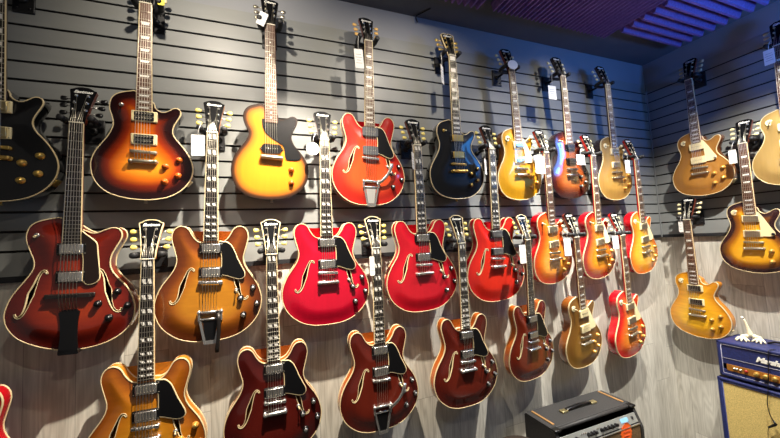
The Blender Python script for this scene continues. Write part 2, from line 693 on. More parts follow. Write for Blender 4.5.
def pu_ring(b):
    b.box((0, 0, .001), (.090, .045, .010), 0, .0025)
    for x in (-.0405, .0405):
        for y in (-.017, .017):
            b.lathe([(.002, .006), (.0018, .0072), (0, .0072)], (x, y, 0), 'Z', 8, 1)
def pu_cover(b):
    b.box((0, 0, .0045), (.0705, .0375, .015), 0, .003)
    for i in range(6):
        b.lathe([(.0022, .0115), (.002, .0126), (0, .0126)], (-.025 + .010 * i, -.010, 0), 'Z', 8, 1)
def pu_coils(b):
    for y in (-.0095, .0095):
        b.box((0, y, .0045), (.068, .0172, .015), 0, .003)
        for i in range(6):
            b.lathe([(.0023, .0115), (.002, .0128), (0, .0128)], (-.025 + .010 * i, y, 0), 'Z', 8, 1)
def pu_soap(b):
    b.prism(rrect(.086, .047, .006), -.004, .0095)
    b.prism(rrect(.083, .044, .005), .0095, .0105)
    for i in range(6):
        b.lathe([(.0024, .010), (.0022, .0116), (0, .0116)], (-.025 + .010 * i, 0, 0), 'Z', 8, 1)
def pu_dog(b):
    b.prism(rrect(.088, .044, .016), -.004, .010)
    b.prism(rrect(.083, .039, .014), .010, .0112)
    for s in (-1, 1):
        b.prism([(s * .040, -.012), (s * .053, 0), (s * .040, .012)][::s], -.004, .0045)
        b.lathe([(.0022, .004), (.002, .0056), (0, .0056)], (s * .047, 0, 0), 'Z', 8, 1)
    for i in range(6):
        b.lathe([(.0024, .0105), (.0022, .0122), (0, .0122)], (-.025 + .010 * i, 0, 0), 'Z', 8, 1)
def pu_mini(b):
    b.box((0, 0, .0045), (.067, .027, .015), 0, .003)
    for i in range(6):
        b.lathe([(.002, .0115), (.0018, .0126), (0, .0126)], (-.025 + .010 * i, -.007, 0), 'Z', 8, 1)
def br_tom(b):
    b.box((0, 0, .010), (.092, .013, .008), 0, .0025)
    for s in (-1, 1):
        b.lathe([(.0075, -.004), (.0075, .0045), (.004, .006), (.004, .014)], (s * .040, 0, 0), 'Z', 12)
    for i in range(6):
        b.box((-.025 + .010 * i, 0, .0150), (.0055, .008, .005), 0, .0012)
def br_wood(b):
    b.box((0, 0, .003), (.150, .016, .011), 0, .003)
    b.prism([(-.066, -.006), (.066, -.006), (.060, .006), (-.060, .006)], .008, .0165)
    for i in range(6):
        b.box((-.025 + .010 * i, 0, .0178), (.0045, .009, .003), 0)
def tp_stop(b):
    b.tube([(-.049, 0, .011), (-.044, 0, .0115), (.044, 0, .0115), (.049, 0, .011)], [.006, .0082, .0082, .006], 12)
    for s in (-1, 1):
        b.lathe([(.0085, -.004), (.0085, .005), (.005, .006), (.005, .016), (.0075, .017), (.0065, .021), (0, .021)], (s * .042, 0, 0), 'Z', 14)
def tp_vib(b, ty):
    # roller across the strings, pivot cheeks, sweeping cast frame down to the strap end
    b.tube([(-.040, ty, .017), (.040, ty, .017)], .0065, 12)
    b.tube([(-.040, ty - .030, .012), (.040, ty - .030, .012)], .005, 10)
    for s in (-1, 1):
        b.box((s * .042, ty - .014, .011), (.010, .048, .020), 0, .004)
        b.lathe([(.0075, 0), (.0075, .004), (.004, .006), (0, .006)], (s * .042, ty, .018), 'Z', 12)
    for s in (-1, 1):
        leg = [(s * .044, ty - .030), (s * .033, ty - .036), (s * .016, .004), (s * .016, -.008), (s * .024, -.008), (s * .026, .006)]
        b.prism(leg[::-s], .006, .016)
    b.prism(rrect(.048, .016, .004, (0, -.002)), .002, .014)
    b.box((0, -.0085, -.004), (.030, .006, .028), 0, .002)
def tp_vib_plate(b, ty):
    b.prism([(-.028, ty - .036), (.028, ty - .036), (.016, .008), (-.016, .008)][::-1], .008, .0125)
def vib_arm(b, ty, mode):
    if mode == 'up':
        pts = [(.040, ty - .012, .022), (.058, ty + .004, .030), (.080, ty + .026, .036), (.098, ty + .056, .040), (.108, ty + .082, .042), (.112, ty + .098, .042)]
    else:
        pts = [(.030, ty - .004, .026), (.034, ty - .036, .032), (.036, ty - .080, .036), (.033, ty - .120, .038), (.030, ty - .150, .038), (.030, ty - .165, .037)]
    b.tube(pts, [.008, .008, .0075, .007, .009, .008], 10, 0, True, .5)
    b.lathe([(.010, 0), (.010, .004), (.006, .007), (0, .007)], (pts[0][0], pts[0][1], .018), 'Z', 14)
def tp_trap(b, ty):
    h = [(.020, ty + .004), (.031, ty - .006), (.026, ty - .040), (.025, .05), (.0285, .006), (.030, -.004)]
    b.prism([(-x, y) for x, y in h] + h[::-1], .014, .020)
    b.prism(rrect(.060, .016, .004, (0, -.003)), -.03, .020)
def tp_wrap(b):
    b.tube([(-.050, 0, .012), (-.044, 0, .0125), (.044, 0, .0125), (.050, 0, .012)], [.008, .0105, .0105, .008], 12)
    for s in (-1, 1):
        b.lathe([(.0085, -.004), (.0085, .006), (.005, .007), (.005, .016), (0, .017)], (s * .043, 0, 0), 'Z', 14)

def kn_tophat(b):
    b.lathe([(.0135, 0), (.0140, .002), (.0112, .004), (.0100, .014), (.0085, .0155)], (0, 0, 0), 'Z', 18, 0)
    b.lathe([(.0082, .0150), (.0082, .0162), (0, .0164)], (0, 0, 0), 'Z', 18, 1)
def kn_speed(b):
    b.lathe([(.0128, 0), (.0118, .013), (.0105, .0145), (0, .0148)], (0, 0, 0), 'Z', 18, 0)
    b.lathe([(.007, .0146), (.007, .0154), (0, .0154)], (0, 0, 0), 'Z', 18, 1)

def sw_toggle(b):
    b.lathe([(.0085, -.002), (.0085, .003), (.006, .005), (.004, .006), (0, .006)], (0, 0, 0), 'Z', 14, 0)
    b.tube([(0, 0, .005), (.002, -.003, .016), (.003, -.005, .022)], [.0022, .0026, .0042], 8, 1)
def sw_washer(b):
    b.lathe([(.018, -.003), (.018, .0012), (.0165, .0018), (.007, .0018), (.007, 0)], (0, 0, 0), 'Z', 24, 0)

PG_ES = [(.030,.421),(.050,.4225),(.066,.420),(.084,.402),(.097,.374),(.108,.345),(.124,.312),(.135,.288),(.136,.270),(.124,.258),(.106,.257),(.085,.264),(.060,.274),(.044,.2795),(.0415,.300),(.0405,.360)]
PG_LP = [(.0285,.392),(.0375,.390),(.062,.345),(.088,.288),(.102,.262),(.104,.248),(.096,.238),(.078,.235),(.050,.236),(.0455,.240),(.0455,.272),(.040,.274),(.0385,.334),(.0455,.336),(.0455,.368),(.030,.370)]
PG_AR = [(.028,.450),(.045,.437),(.0622,.422),(.0785,.402),(.083,.365),(.0875,.32),(.0913,.281),(.089,.264),(.0811,.252),(.066,.245),(.050,.245),(.040,.257),(.036,.262),(.036,.34),(.028,.40)]
PG_JR = [(-.040,.381),(-.0375,.345),(-.0285,.320),(-.010,.303),(.0105,.2875),(.030,.275),(.0502,.262),(.057,.250),(.0600,.230),(.0630,.205),(.0656,.193),(.080,.190),(.110,.191),(.1245,.193),(.1347,.202),(.134,.215),(.125,.2315),(.110,.250),(.0977,.266),(.088,.283),(.0861,.296),(.0947,.330),(.1094,.360),(.1151,.383),(.110,.395),(.0983,.400),(.085,.395),(.0718,.387),(.055,.380),(.0447,.378),(.030,.384)]
PGS = {'ES': PG_ES, 'LP': PG_LP, 'AR': PG_AR, 'JR': PG_JR}

KNOBS = {
    'ES': [(.1680,.2143), (.1185,.1740), (.1845,.1436), (.1300,.1005)],
    'LP': [(.1252,.1741), (.0774,.1437), (.1213,.1061), (.0745,.0786)],
    'AR': [(.1424,.2116), (.0857,.1696), (.1754,.1552), (.121,.1135)],
    'JR': [(.0902,.1443), (.0895,.0816)],
}
PUS = {'ES': (.394, .292), 'LP': (.3500, .2530), 'AR': (.3818, .2771), 'JR': (.240,)}
BRY = {'ES': .2494, 'LP': .1985, 'AR': .2071, 'JR': .198}
TPY = {'ES': .2039, 'LP': .1585, 'AR': .152}
SWP = {'ES': (.101, .210), 'LP': (-.0782, .3936), 'AR': (-.1067, .4337)}

# ------------------------------------------------------------------ placing a guitar
def guitar_matrix(nut, end, L, side, yaw=0.0, wx=1.0):
    """nut and strap end in world metres; side 'm' hangs on the long wall, 'r' on the right wall"""
    N = Vector(nut); E = Vector(end)
    X0 = Vector((1, 0, 0)) if side == 'm' else Vector((0, -1, 0))
    Y = (N - E).normalized()
    X = (X0 - Y * X0.dot(Y)).normalized()
    Z = X.cross(Y)
    N2 = N - Z * .016
    Y = (N2 - E).normalized()
    X = (X0 - Y * X0.dot(Y)).normalized()
    Z = X.cross(Y)
    if yaw:
        R = Matrix.Rotation(yaw, 3, Y)
        X = R @ X; Z = R @ Z
    s = (N2 - E).length / L
    M = Matrix(((X.x, Y.x, Z.x, E.x), (X.y, Y.y, Z.y, E.y), (X.z, Y.z, Z.z, E.z), (0, 0, 0, 1)))
    return M @ Matrix.Diagonal((s * wx, s, s, 1))

def guitar(g):
    kind = g['kind']
    sh = SHAPES[kind]
    L, z0 = neck_consts(kind)
    root = empty(g.get('name', 'electric_guitar'), guitar_matrix(g['nut'], g['end'], L, g.get('side', 'm'), g.get('yaw', 0), g.get('wx', 1)))
    tag(root, g['label'], 'guitar', g['group'])
    hw = g.get('hw', CHROME)
    Tr = lambda x, y, z=0, rz=0: Matrix.Translation((x, y, z)) @ Matrix.Rotation(rz, 4, 'Z')
    link('body', body_mesh(kind), [g['top'], g['sidem']], root)
    bind = g.get('bind', CREAMB)
    if bind:
        link('body_binding', binding_mesh(kind), bind, root)
    if kind in ('ES', 'AR'):
        link('back_binding', back_binding_mesh(kind), bind, root)
        for i, h in enumerate(sh['holes']):
            me = cached('sound_hole_%s_%d' % (kind, i), lambda b: b.strip(h, [(.0020, .0002), (.0020, .0013), (-.0002, .0013), (-.0004, -.006)], 0, None, True, lambda x, y: zat(sh, x, y)))
            link('sound_hole_binding', me, bind, root)
    link('neck', cached('neck_' + kind, lambda b: build_neck(b, kind)), g['neckm'], root)
    fb = link('fingerboard', cached('fingerboard_' + kind, lambda b: build_board(b, kind), 3), [g.get('board', ROSE), g.get('fbind', bind) or g.get('board', ROSE), FRETM], root)
    st = g.get('inlay', 'trap')
    if st:
        for i, fn in enumerate(inlay_shapes(kind, st)):
            link('inlay', cached('inlay_%s_%s_%d' % (kind, st, i), fn), PEARL, fb)
    link('nut', cached('nut_' + kind, lambda b: b.box((0, L + .0015, z0 + .0045), (.0445, .0045, .0090), 0, .001)), BONE, root)
    # headstock
    if g.get('head', True):
        hs = g.get('hs', 'open')
        ho = link('headstock', cached('headstock_%s_%s' % (kind, hs), lambda b: build_headstock(b, kind, hs), 2), [g.get('face', FACE), g['neckm']], root)
        if g.get('hsbind'):
            link('headstock_binding', cached('hsb_%s_%s' % (kind, hs), lambda b: build_hs_binding(b, kind, hs)), bind, ho)
        link('truss_rod_cover', cached('truss_' + kind, lambda b: build_truss(b, kind)), g.get('truss', BLACKP), ho)
        if g.get('logo'):
            me = text_mesh('logo_' + g['logo'], g['logo'], .0175 if g['logo'][0] == 'E' else .0190, .35, .0004)
            link('headstock_logo', me, PEARL, ho, hs_matrix(L, z0) @ Tr(0, .134, .0020))
        for sx in (-1, 1):
            for i in range(3):
                t = link('tuner', cached('tuner_%s_%d_%d' % (kind, sx, i), lambda b: build_post(b, kind, sx, i)), g.get('tunerm', hw), ho)
                link('tuner_button', cached('tbut_%s_%d_%d' % (kind, sx, i), lambda b: build_button(b, kind, sx, i)), g.get('but', hw), t)
    # pickups
    A = sh['A']
    pu = g.get('pu', 'hum')
    for y in PUS[kind]:
        x = 0.002
        if pu in ('hum', 'coil', 'mini'):
            r = link('pickup_ring', cached('pu_ring', pu_ring, 2), [g.get('ring', BLACKP), NICKEL], root, Tr(x, y, A))
            if pu == 'hum':
                link('pickup', cached('pu_cover', pu_cover, 2), [g.get('cover', hw), NICKEL], r)
            elif pu == 'coil':
                link('pickup', cached('pu_coils', pu_coils, 2), [BLACKP, NICKEL], r)
            else:
                link('pickup', cached('pu_mini', pu_mini, 2), [CHROME, NICKEL], r)
        elif pu == 'soap':
            link('pickup', cached('pu_soap', pu_soap, 2), [g.get('soapm', CREAM), NICKEL], root, Tr(x, y, A))
        else:
            link('pickup', cached('pu_dog', pu_dog, 2), [g.get('dogm', BLACKP), NICKEL], root, Tr(x, y, A))
    # bridge and tailpiece
    by = BRY[kind]
    tail = g.get('tail', 'stop')
    ty = TPY.get(kind, by)
    if tail == 'wrap':
        link('bridge_tailpiece', cached('tp_wrap', tp_wrap), hw, root, Tr(.002, by, A, -.06))
        ts = (by - .008, A + .018)
    else:
        if kind == 'AR':
            link('bridge', cached('br_wood', br_wood), EBONY, root, Tr(.002, by, A))
        else:
            link('bridge', cached('br_tom', br_tom), hw, root, Tr(.002, by, A, -.05))
        if tail == 'stop':
            link('tailpiece', cached('tp_stop', tp_stop), hw, root, Tr(.002, ty, A))
            ts = (ty, A + .018)
        elif tail == 'vib':
            ty = .125
            t = link('vibrato_tailpiece', cached('tp_vib_' + kind, lambda b: tp_vib(b, ty)), hw, root, Tr(.002, 0, A * .3))
            if g.get('vplate'):
                link('hinge_plate', cached('tp_vibp_' + kind, lambda b: tp_vib_plate(b, ty)), g['vplate'], t)
            link('vibrato_arm', cached('vib_arm_%s' % g['arm'], lambda b: vib_arm(b, ty, g['arm'])), g.get('armm', hw), t)
            ts = (ty, A * .3 + .022)
        else:
            link('tailpiece', cached('tp_trap', lambda b: tp_trap(b, ty)), g.get('trapm', BLACKP), root, Tr(.002, 0, .0))
            ts = (ty, .021)
    for i in range(6):
        link('string', cached('string_%s_%s_%d' % (kind, tail, i), lambda b: build_string(b, kind, i, by, A + .0185, ts[0], ts[1], tail)), STEEL, root)
    # pickguard
    pgm = g.get('pg')
    if pgm:
        pz = {'ES': .0145, 'LP': .0135, 'AR': .0185, 'JR': .0022}[kind]
        po = link('pickguard', cached('pg_' + kind, lambda b: b.prism(PGS[kind][::-1], pz, pz + .0022)), pgm, root)
        if g.get('pgb'):
            link('pickguard_edge', cached('pgb_' + kind, lambda b: b.strip(catmull(PGS[kind], 70), [(-.0028, pz + .0026), (.0004, pz + .0028), (.0007, pz - .0002)])), g['pgb'], po)
        if g.get('pgs'):
            link('pickguard_screw', cached('pgs', lambda b: b.lathe([(.0085, 0), (.0085, .0025), (.006, .0035), (0, .0035)], (0, 0, 0), 'Z', 14)), g['pgs'], po, Tr(.094, .249, pz + .0022))
    # controls
    kk = g.get('knob', 'tophat')
    for x, y in KNOBS[kind]:
        link('knob', cached('kn_' + kk, kn_tophat if kk == 'tophat' else kn_speed, 2), [g.get('kn', BLACKP), g.get('kcap', CHROME)], root, Tr(x, y, zat(sh, x, y) - .001))
    if kind in SWP:
        x, y = SWP[kind]
        zz = zat(sh, x, y)
        if g.get('washer'):
            link('switch_washer', cached('sw_washer', sw_washer), g['washer'], root, Tr(x, y, zz))
        link('toggle_switch', cached('sw_toggle', sw_toggle, 2), [hw, g.get('swtip', CREAM)], root, Tr(x, y, zz))
    link('strap_button', cached('strap_button', lambda b: b.lathe([(.0075, 0), (.005, .003), (.0045, .007), (.0078, .011), (.006, .013), (0, .013)], (0, 0, 0), 'Y', 12), 1), hw, root, Matrix.Translation((0, 0.001, -sh['depth'] * .5)) @ Matrix.Rotation(PI, 4, 'Z'))
    if g.get('jack') and kind == 'LP':
        link('jack_plate', cached('jack_plate', lambda b: b.box((0, 0, 0), (.036, .004, .036), 0, .0015)), g['jack'], root, Matrix.Translation((.157, .0735, -.026)) @ Matrix.Rotation(math.radians(50), 4, 'Z'))
    return root

# ------------------------------------------------------------------ colours of the guitars
RED = burst('glossy cherry red top', [(0, '#9C0A22'), (.5, '#B40F2A')], .2)
RED2 = burst('bright red top', [(0, '#A81020'), (.6, '#B81826')], .2)
RED3 = burst('orange red top', [(0, '#B41A18'), (.3, '#C4241A'), (.8, '#C82A1A')], .2)
FADED = burst('faded orange red top', [(0, '#A01A16'), (.35, '#AC281A'), (.8, '#B4441E')], .25)
WINE = burst('deep wine red top', [(0, '#340A0A'), (.4, '#44100C'), (.9, '#521610')], .2)
WINE2 = burst('walnut red top', [(0, '#44120C'), (.4, '#54180F'), (.9, '#5E1E12')], .25)
WINE3 = burst('russet red top', [(0, '#5A190E'), (.4, '#6C2210'), (.9, '#742812')], .25)
ARCH = burst('archtop red brown top', [(0, '#4C100A'), (.35, '#64180E'), (.7, '#7E2412'), (1, '#923014')], .2, flame=.12)
TEA = burst('tea sunburst top', [(0, '#48200E'), (.22, '#643012'), (.5, '#925216'), (.8, '#AC701C')], .25, flame=.1)
HONEYB = burst('amber brown burst top', [(0, '#7A3C12'), (.25, '#98540F'), (.55, '#B87018'), (.8, '#C4801E')], .25, flame=.1)
TOBAC = burst('three tone sunburst top', [(0, '#16060A'), (.20, '#240A0A'), (.42, '#84280C'), (.64, '#CC640E'), (.9, '#EC9222')], .2, flame=.1)
TOBAC2 = burst('tobacco burst top', [(0, '#180C14'), (.15, '#2A141A'), (.36, '#8A5012'), (.55, '#DA9A1C'), (.9, '#E8AE2C')], .25, flame=.06)
JRB = burst('junior sunburst top', [(0, '#1A120D'), (.08, '#3A2010'), (.20, '#A4601A'), (.34, '#C87616'), (.9, '#D08018')], .3)
GOLD = burst('gold top', [(0, '#B98412'), (1, '#C8921E')], .3, .35)
GOLD2 = burst('pale gold top', [(0, '#A87E3A'), (1, '#BE9448')], .35, .35)
GOLD3 = burst('copper gold top', [(0, '#A5702E'), (1, '#B8803A')], .35, .35)
GOLD4 = burst('bronze gold top', [(0, '#7C5218'), (1, '#8E6220')], .3, .35)
GOLD5 = burst('olive gold top', [(0, '#A88A50'), (1, '#BA9A5C')], .4, .35)
BLKT = burst('black top', [(0, '#060608'), (1, '#08080A')], .32, 0, .45)
BRB = burst('brown burst top', [(0, '#1C0A0A'), (.2, '#3A120C'), (.5, '#7A3814'), (.9, '#9A5420')], .2, flame=.15)
CHB = burst('cherry sunburst top', [(0, '#A42810'), (.25, '#C8501A'), (.55, '#E08A26'), (.9, '#EC9E3A')], .22, flame=.12)
CHB2 = burst('dark cherry burst top', [(0, '#701010'), (.2, '#8C1E10'), (.45, '#C06818'), (.8, '#D88E20')], .22, flame=.12)
LEMON = burst('lemon cherry burst top', [(0, '#D0501A'), (.25, '#E08426'), (.55, '#ECAA34'), (.9, '#F2B83E')], .25, flame=.1)
HERIT = burst('heritage cherry burst top', [(0, '#B41414'), (.25, '#CC2A16'), (.55, '#E07024'), (.9, '#EC9232')], .22, flame=.1)
HONEY = burst('honey burst top', [(0, '#C07A14'), (.3, '#D2921C'), (.7, '#DEA824')], .25, flame=.14)
SRED = mat('cherry red side lacquer', '#B40E18', .2, 0, .8)
SORANGE = mat('orange brown side lacquer', '#A8541A', .25, 0, .8)
SHONEY = mat('honey side lacquer', '#C07A26', .25, 0, .8)
SWINE = mat('wine side lacquer', '#7A2A12', .25, 0, .8)
SDARK = mat('dark brown side lacquer', '#241010', .2, 0, .8)
SBLACK = mat('black side lacquer', '#08080A', .12, 0, .8)
SBROWN = mat('brown side lacquer', '#7A4418', .25, 0, .8)

TOP, MID, LOW, RGT = 'guitars hanging in the top row', 'guitars hanging in the middle row', 'guitars hanging in the bottom row', 'guitars hanging on the right wall'
ESD = dict(kind='ES', hs='crown', logo='Eastman', hsbind=True, but=YBUT, inlay='para', board=EBONY, pg=BLACKP, pgb=CREAMB, kn=BLACKP, kcap=CHROME, truss=mat('smoky grey plastic', '#3A3836', .3), swtip=CREAM)
LPD = dict(kind='LP', hs='open', logo='Gibson', board=ROSE, inlay='trap', ring=CREAM, pg=CREAM, washer=CREAM, kn=KGOLD, kcap=GOLDM, but=mat('aged tuner plastic', '#C9BE94', .35), jack=CREAM)

GUITARS = [
 # top row
 dict(LPD, nut=(-.880,-.15,2.585), end=(-.897,-.10,1.765), wx=1.02, top=BLKT, sidem=SBLACK, neckm=DARKN, hw=GOLDM, cover=mat('worn gold', '#D6C390', .3, 1), pg=None, inlay='block', board=EBONY, head=True, logo=None, kn=GOLDM, ring=CREAM, washer=None, jack=GOLDM, label='black single-cutaway guitar with gold knobs cut off by the left picture edge, top row', group=TOP),
 dict(LPD, nut=(-.429,-.15,2.582), end=(-.450,-.10,1.769), wx=1.02, top=TOBAC, sidem=SDARK, neckm=DARKN, pu='coil', hw=NICKEL, pg=None, kn=AMBER, kcap=AMBER, washer=None, swtip=CHROME, label='dark-edged orange sunburst single-cutaway guitar with two open black pickups, top row', group=TOP),
 dict(LPD, kind='JR', nut=(.056,-.15,2.587), end=(.043,-.10,1.768), top=JRB, sidem=SDARK, neckm=DARKN, bind=None, inlay='dot', pu='dog', tail='wrap', pg=BLACKP, hw=NICKEL, kn=AMBER, kcap=AMBER, but=NICKEL, label='yellow sunburst single-cutaway guitar with one black pickup and large black pickguard', group=TOP),
 dict(ESD, nut=(.537,-.15,2.590), end=(.517,-.10,1.739), top=FADED, sidem=SRED, neckm=MAHOG, hw=CHROME, pu='soap', soapm=mat('charcoal grey plastic', '#4A4C50', .4), tail='vib', arm='up', vplate=mat('brushed chrome plate', '#C4C2BE', .35, .7), hs='crown', hsbind=False, inlay='trap', board=ROSE, but=mat('amber tuner plastic', '#CFA45C', .35), label='orange-red double-cutaway guitar with grey pickups and chrome vibrato, top row', group=TOP),
 dict(LPD, nut=(1.040,-.15,2.592), end=(1.053,-.10,1.769), wx=1.03, top=BLKT, sidem=SBLACK, neckm=DARKN, hw=GOLDM, cover=GOLDM, ring=BLACKP, pg=None, inlay='block', board=EBONY, kn=BLACKP, kcap=GOLDM, washer=None, hsbind=True, but=GOLDM, label='black single-cutaway guitar with gold pickups and cream edge, whole in the top row', group=TOP),
 dict(LPD, nut=(1.466,-.15,2.570), end=(1.510,-.10,1.761), top=GOLD, sidem=SBROWN, neckm=MAHOG, pu='mini', hw=NICKEL, label='bright gold-top guitar with small chrome pickups and cream pickguard beside the black one', group=TOP),
 dict(LPD, nut=(1.894,-.15,2.583), end=(1.938,-.10,1.769), top=BRB, sidem=SDARK, neckm=DARKN, hw=NICKEL, pg=None, ring=BLACKP, cover=BLACKP, kn=BLACKP, kcap=NICKEL, washer=None, bind=None, fbind=CREAMB, board=ROSE, label='dark brown burst single-cutaway guitar with blue reflections between two gold tops', group=TOP),
 dict(LPD, nut=(2.320,-.15,2.580), end=(2.373,-.10,1.758), top=GOLD2, sidem=SDARK, neckm=DARKN, hw=NICKEL, pg=None, label='olive gold single-cutaway guitar without pickguard, rightmost of the long wall top row', group=TOP),
 # middle row
 dict(ESD, kind='AR', name='archtop_guitar', nut=(-.647,-.15,2.056), end=(-.679,-.10,1.207), top=ARCH, sidem=SWINE, neckm=MAHOG, bind=CREAMB, tail='trap', inlay=None, hw=CHROME, kn=BLACKP, kcap=BLACKP, but=BLACKP, hsbind=False, pg=mat('dark brown plastic', '#1E1512', .3), label='large red-brown single-cutaway archtop guitar with black finger tailpiece, far left of the middle row', group=MID),
 dict(ESD, nut=(-.191,-.15,2.052), end=(-.218,-.10,1.171), top=TEA, sidem=SORANGE, neckm=MAPLEN, tail='vib', arm='down', armm=mat('dark arm', '#2A2624', .3, .6), vplate=BLACKP, hsbind=False, label='brown sunburst double-cutaway guitar with vibrato tailpiece, second in the middle row', group=MID),
 dict(ESD, nut=(.288,-.15,2.049), end=(.280,-.10,1.171), wx=1.03, top=RED, sidem=SRED, neckm=MAHOG, hsbind=False, label='crimson red double-cutaway guitar with a white glare beside its neck pickup', group=MID),
 dict(ESD, nut=(.782,-.15,2.052), end=(.794,-.10,1.170), wx=1.03, top=RED2, sidem=SRED, neckm=MAHOG, hsbind=False, label='bright red double-cutaway guitar, middle one of the three reds in the middle row', group=MID),
 dict(ESD, nut=(1.267,-.15,2.055), end=(1.272,-.10,1.169), top=RED3, sidem=SRED, neckm=MAHOG, cover=mat('satin nickel', '#8C8C8C', .45, .9), hsbind=False, label='orange-tinted red double-cutaway guitar, rightmost of its shape in the middle row', group=MID),
 dict(LPD, nut=(1.654,-.18,2.046), end=(1.722,-.10,1.229), yaw=.08, top=CHB, sidem=SRED, neckm=CHERRYN, pg=None, washer=None, hw=NICKEL, label='orange cherry burst single-cutaway guitar without pickguard, beside the last red double-cutaway', group=MID),
 dict(LPD, nut=(2.064,-.18,2.043), end=(2.134,-.10,1.224), yaw=.08, top=CHB2, sidem=SRED, neckm=CHERRYN, washer=None, hw=NICKEL, label='dark cherry burst single-cutaway guitar with red sides and cream pickguard, middle row', group=MID),
 dict(LPD, nut=(2.493,-.18,2.038), end=(2.601,-.10,1.222), yaw=.08, top=LEMON, sidem=SRED, neckm=CHERRYN, hw=NICKEL, label='yellow to orange burst guitar with red sides hanging nearest the room corner', group=MID),
 # bottom row
 dict(ESD, nut=(-.992,-.15,1.515), end=(-1.005,-.10,.628), top=RED3, sidem=SRED, neckm=MAHOG, label='red guitar of which only a horn and edge show, at the lower left picture edge', group=LOW),
 dict(ESD, nut=(-.424,-.15,1.527), end=(-.445,-.10,.640), top=HONEYB, sidem=SHONEY, neckm=MAPLEN, kn=KGOLD, kcap=GOLDM, label='amber brown double-cutaway guitar with honey sides, lowest at the left', group=LOW),
 dict(ESD, nut=(.0345,-.15,1.517), end=(.029,-.10,.632), top=WINE, sidem=SORANGE, neckm=MAHOG, label='dark wine red double-cutaway guitar with a gold-lit neck pickup, bottom row', group=LOW),
 dict(ESD, nut=(.523,-.15,1.519), end=(.522,-.10,.629), top=WINE2, sidem=SORANGE, neckm=MAHOG, tail='vib', arm='up', vplate=BLACKP, label='walnut red double-cutaway guitar with chrome vibrato tailpiece, bottom row', group=LOW),
 dict(ESD, nut=(1.018,-.15,1.516), end=(1.022,-.10,.631), top=WINE2, sidem=SORANGE, neckm=MAHOG, label='walnut red double-cutaway guitar with plain stop tailpiece, bottom row', group=LOW),
 dict(ESD, nut=(1.444,-.19,1.514), end=(1.484,-.10,.686), wx=.96, yaw=.08, face=BLACKG, top=WINE3, sidem=SORANGE, neckm=MAHOG, inlay='dot', label='small russet double-cutaway guitar with a blue-lit headstock, behind the black amplifier', group=LOW),
 dict(LPD, nut=(1.846,-.18,1.511), end=(1.924,-.10,.681), yaw=.08, top=GOLD4, sidem=SBROWN, neckm=MAHOG, pu='soap', hw=NICKEL, label='bronze gold-top guitar with two cream pickups and brown sides, bottom row', group=LOW),
 dict(LPD, nut=(2.271,-.18,1.505), end=(2.372,-.10,.672), yaw=.08, top=HERIT, sidem=SRED, neckm=CHERRYN, hw=NICKEL, label='red to orange burst single-cutaway guitar with cream pickguard, rightmost of the bottom row', group=LOW),
 # right wall
 dict(LPD, side='r', nut=(2.841,-.360,2.579), end=(2.891,-.349,1.754), top=GOLD3, sidem=SBROWN, neckm=MAHOG, pu='soap', hw=NICKEL, pgs=NICKEL, label='copper gold-top guitar with two cream pickups, upper left on the right wall', group=RGT),
 dict(LPD, side='r', nut=(2.841,-.800,2.575), end=(2.891,-.782,1.752), top=GOLD5, sidem=SBROWN, neckm=MAHOG, pu='soap', hw=NICKEL, label='pale gold-top guitar cut off by the right picture edge', group=RGT),
 dict(LPD, side='r', nut=(2.841,-.595,2.048), end=(2.891,-.572,1.229), top=TOBAC2, sidem=SDARK, neckm=MAHOG, hw=NICKEL, pgs=mat('dark screw cap', '#2A2A30', .4, .5), label='dark-edged yellow tobacco burst guitar with cream pickguard on the right wall', group=RGT),
 dict(LPD, side='r', nut=(2.841,-.255,1.591), end=(2.891,-.238,.751), top=HONEY, sidem=SHONEY, neckm=MAHOG, hw=NICKEL, cover=mat('dark nickel', '#4A4640', .35, .8), pg=None, ring=CREAM, label='honey yellow single-cutaway guitar hanging low above the blue amplifier', group=RGT),
]
# ------------------------------------------------------------------ room
ZT, PITCH = 2.65, .0762
XR = 2.991
CEIL = 2.905
XL, YF = -2.6, -3.6
FZ = -.25                       # floor level

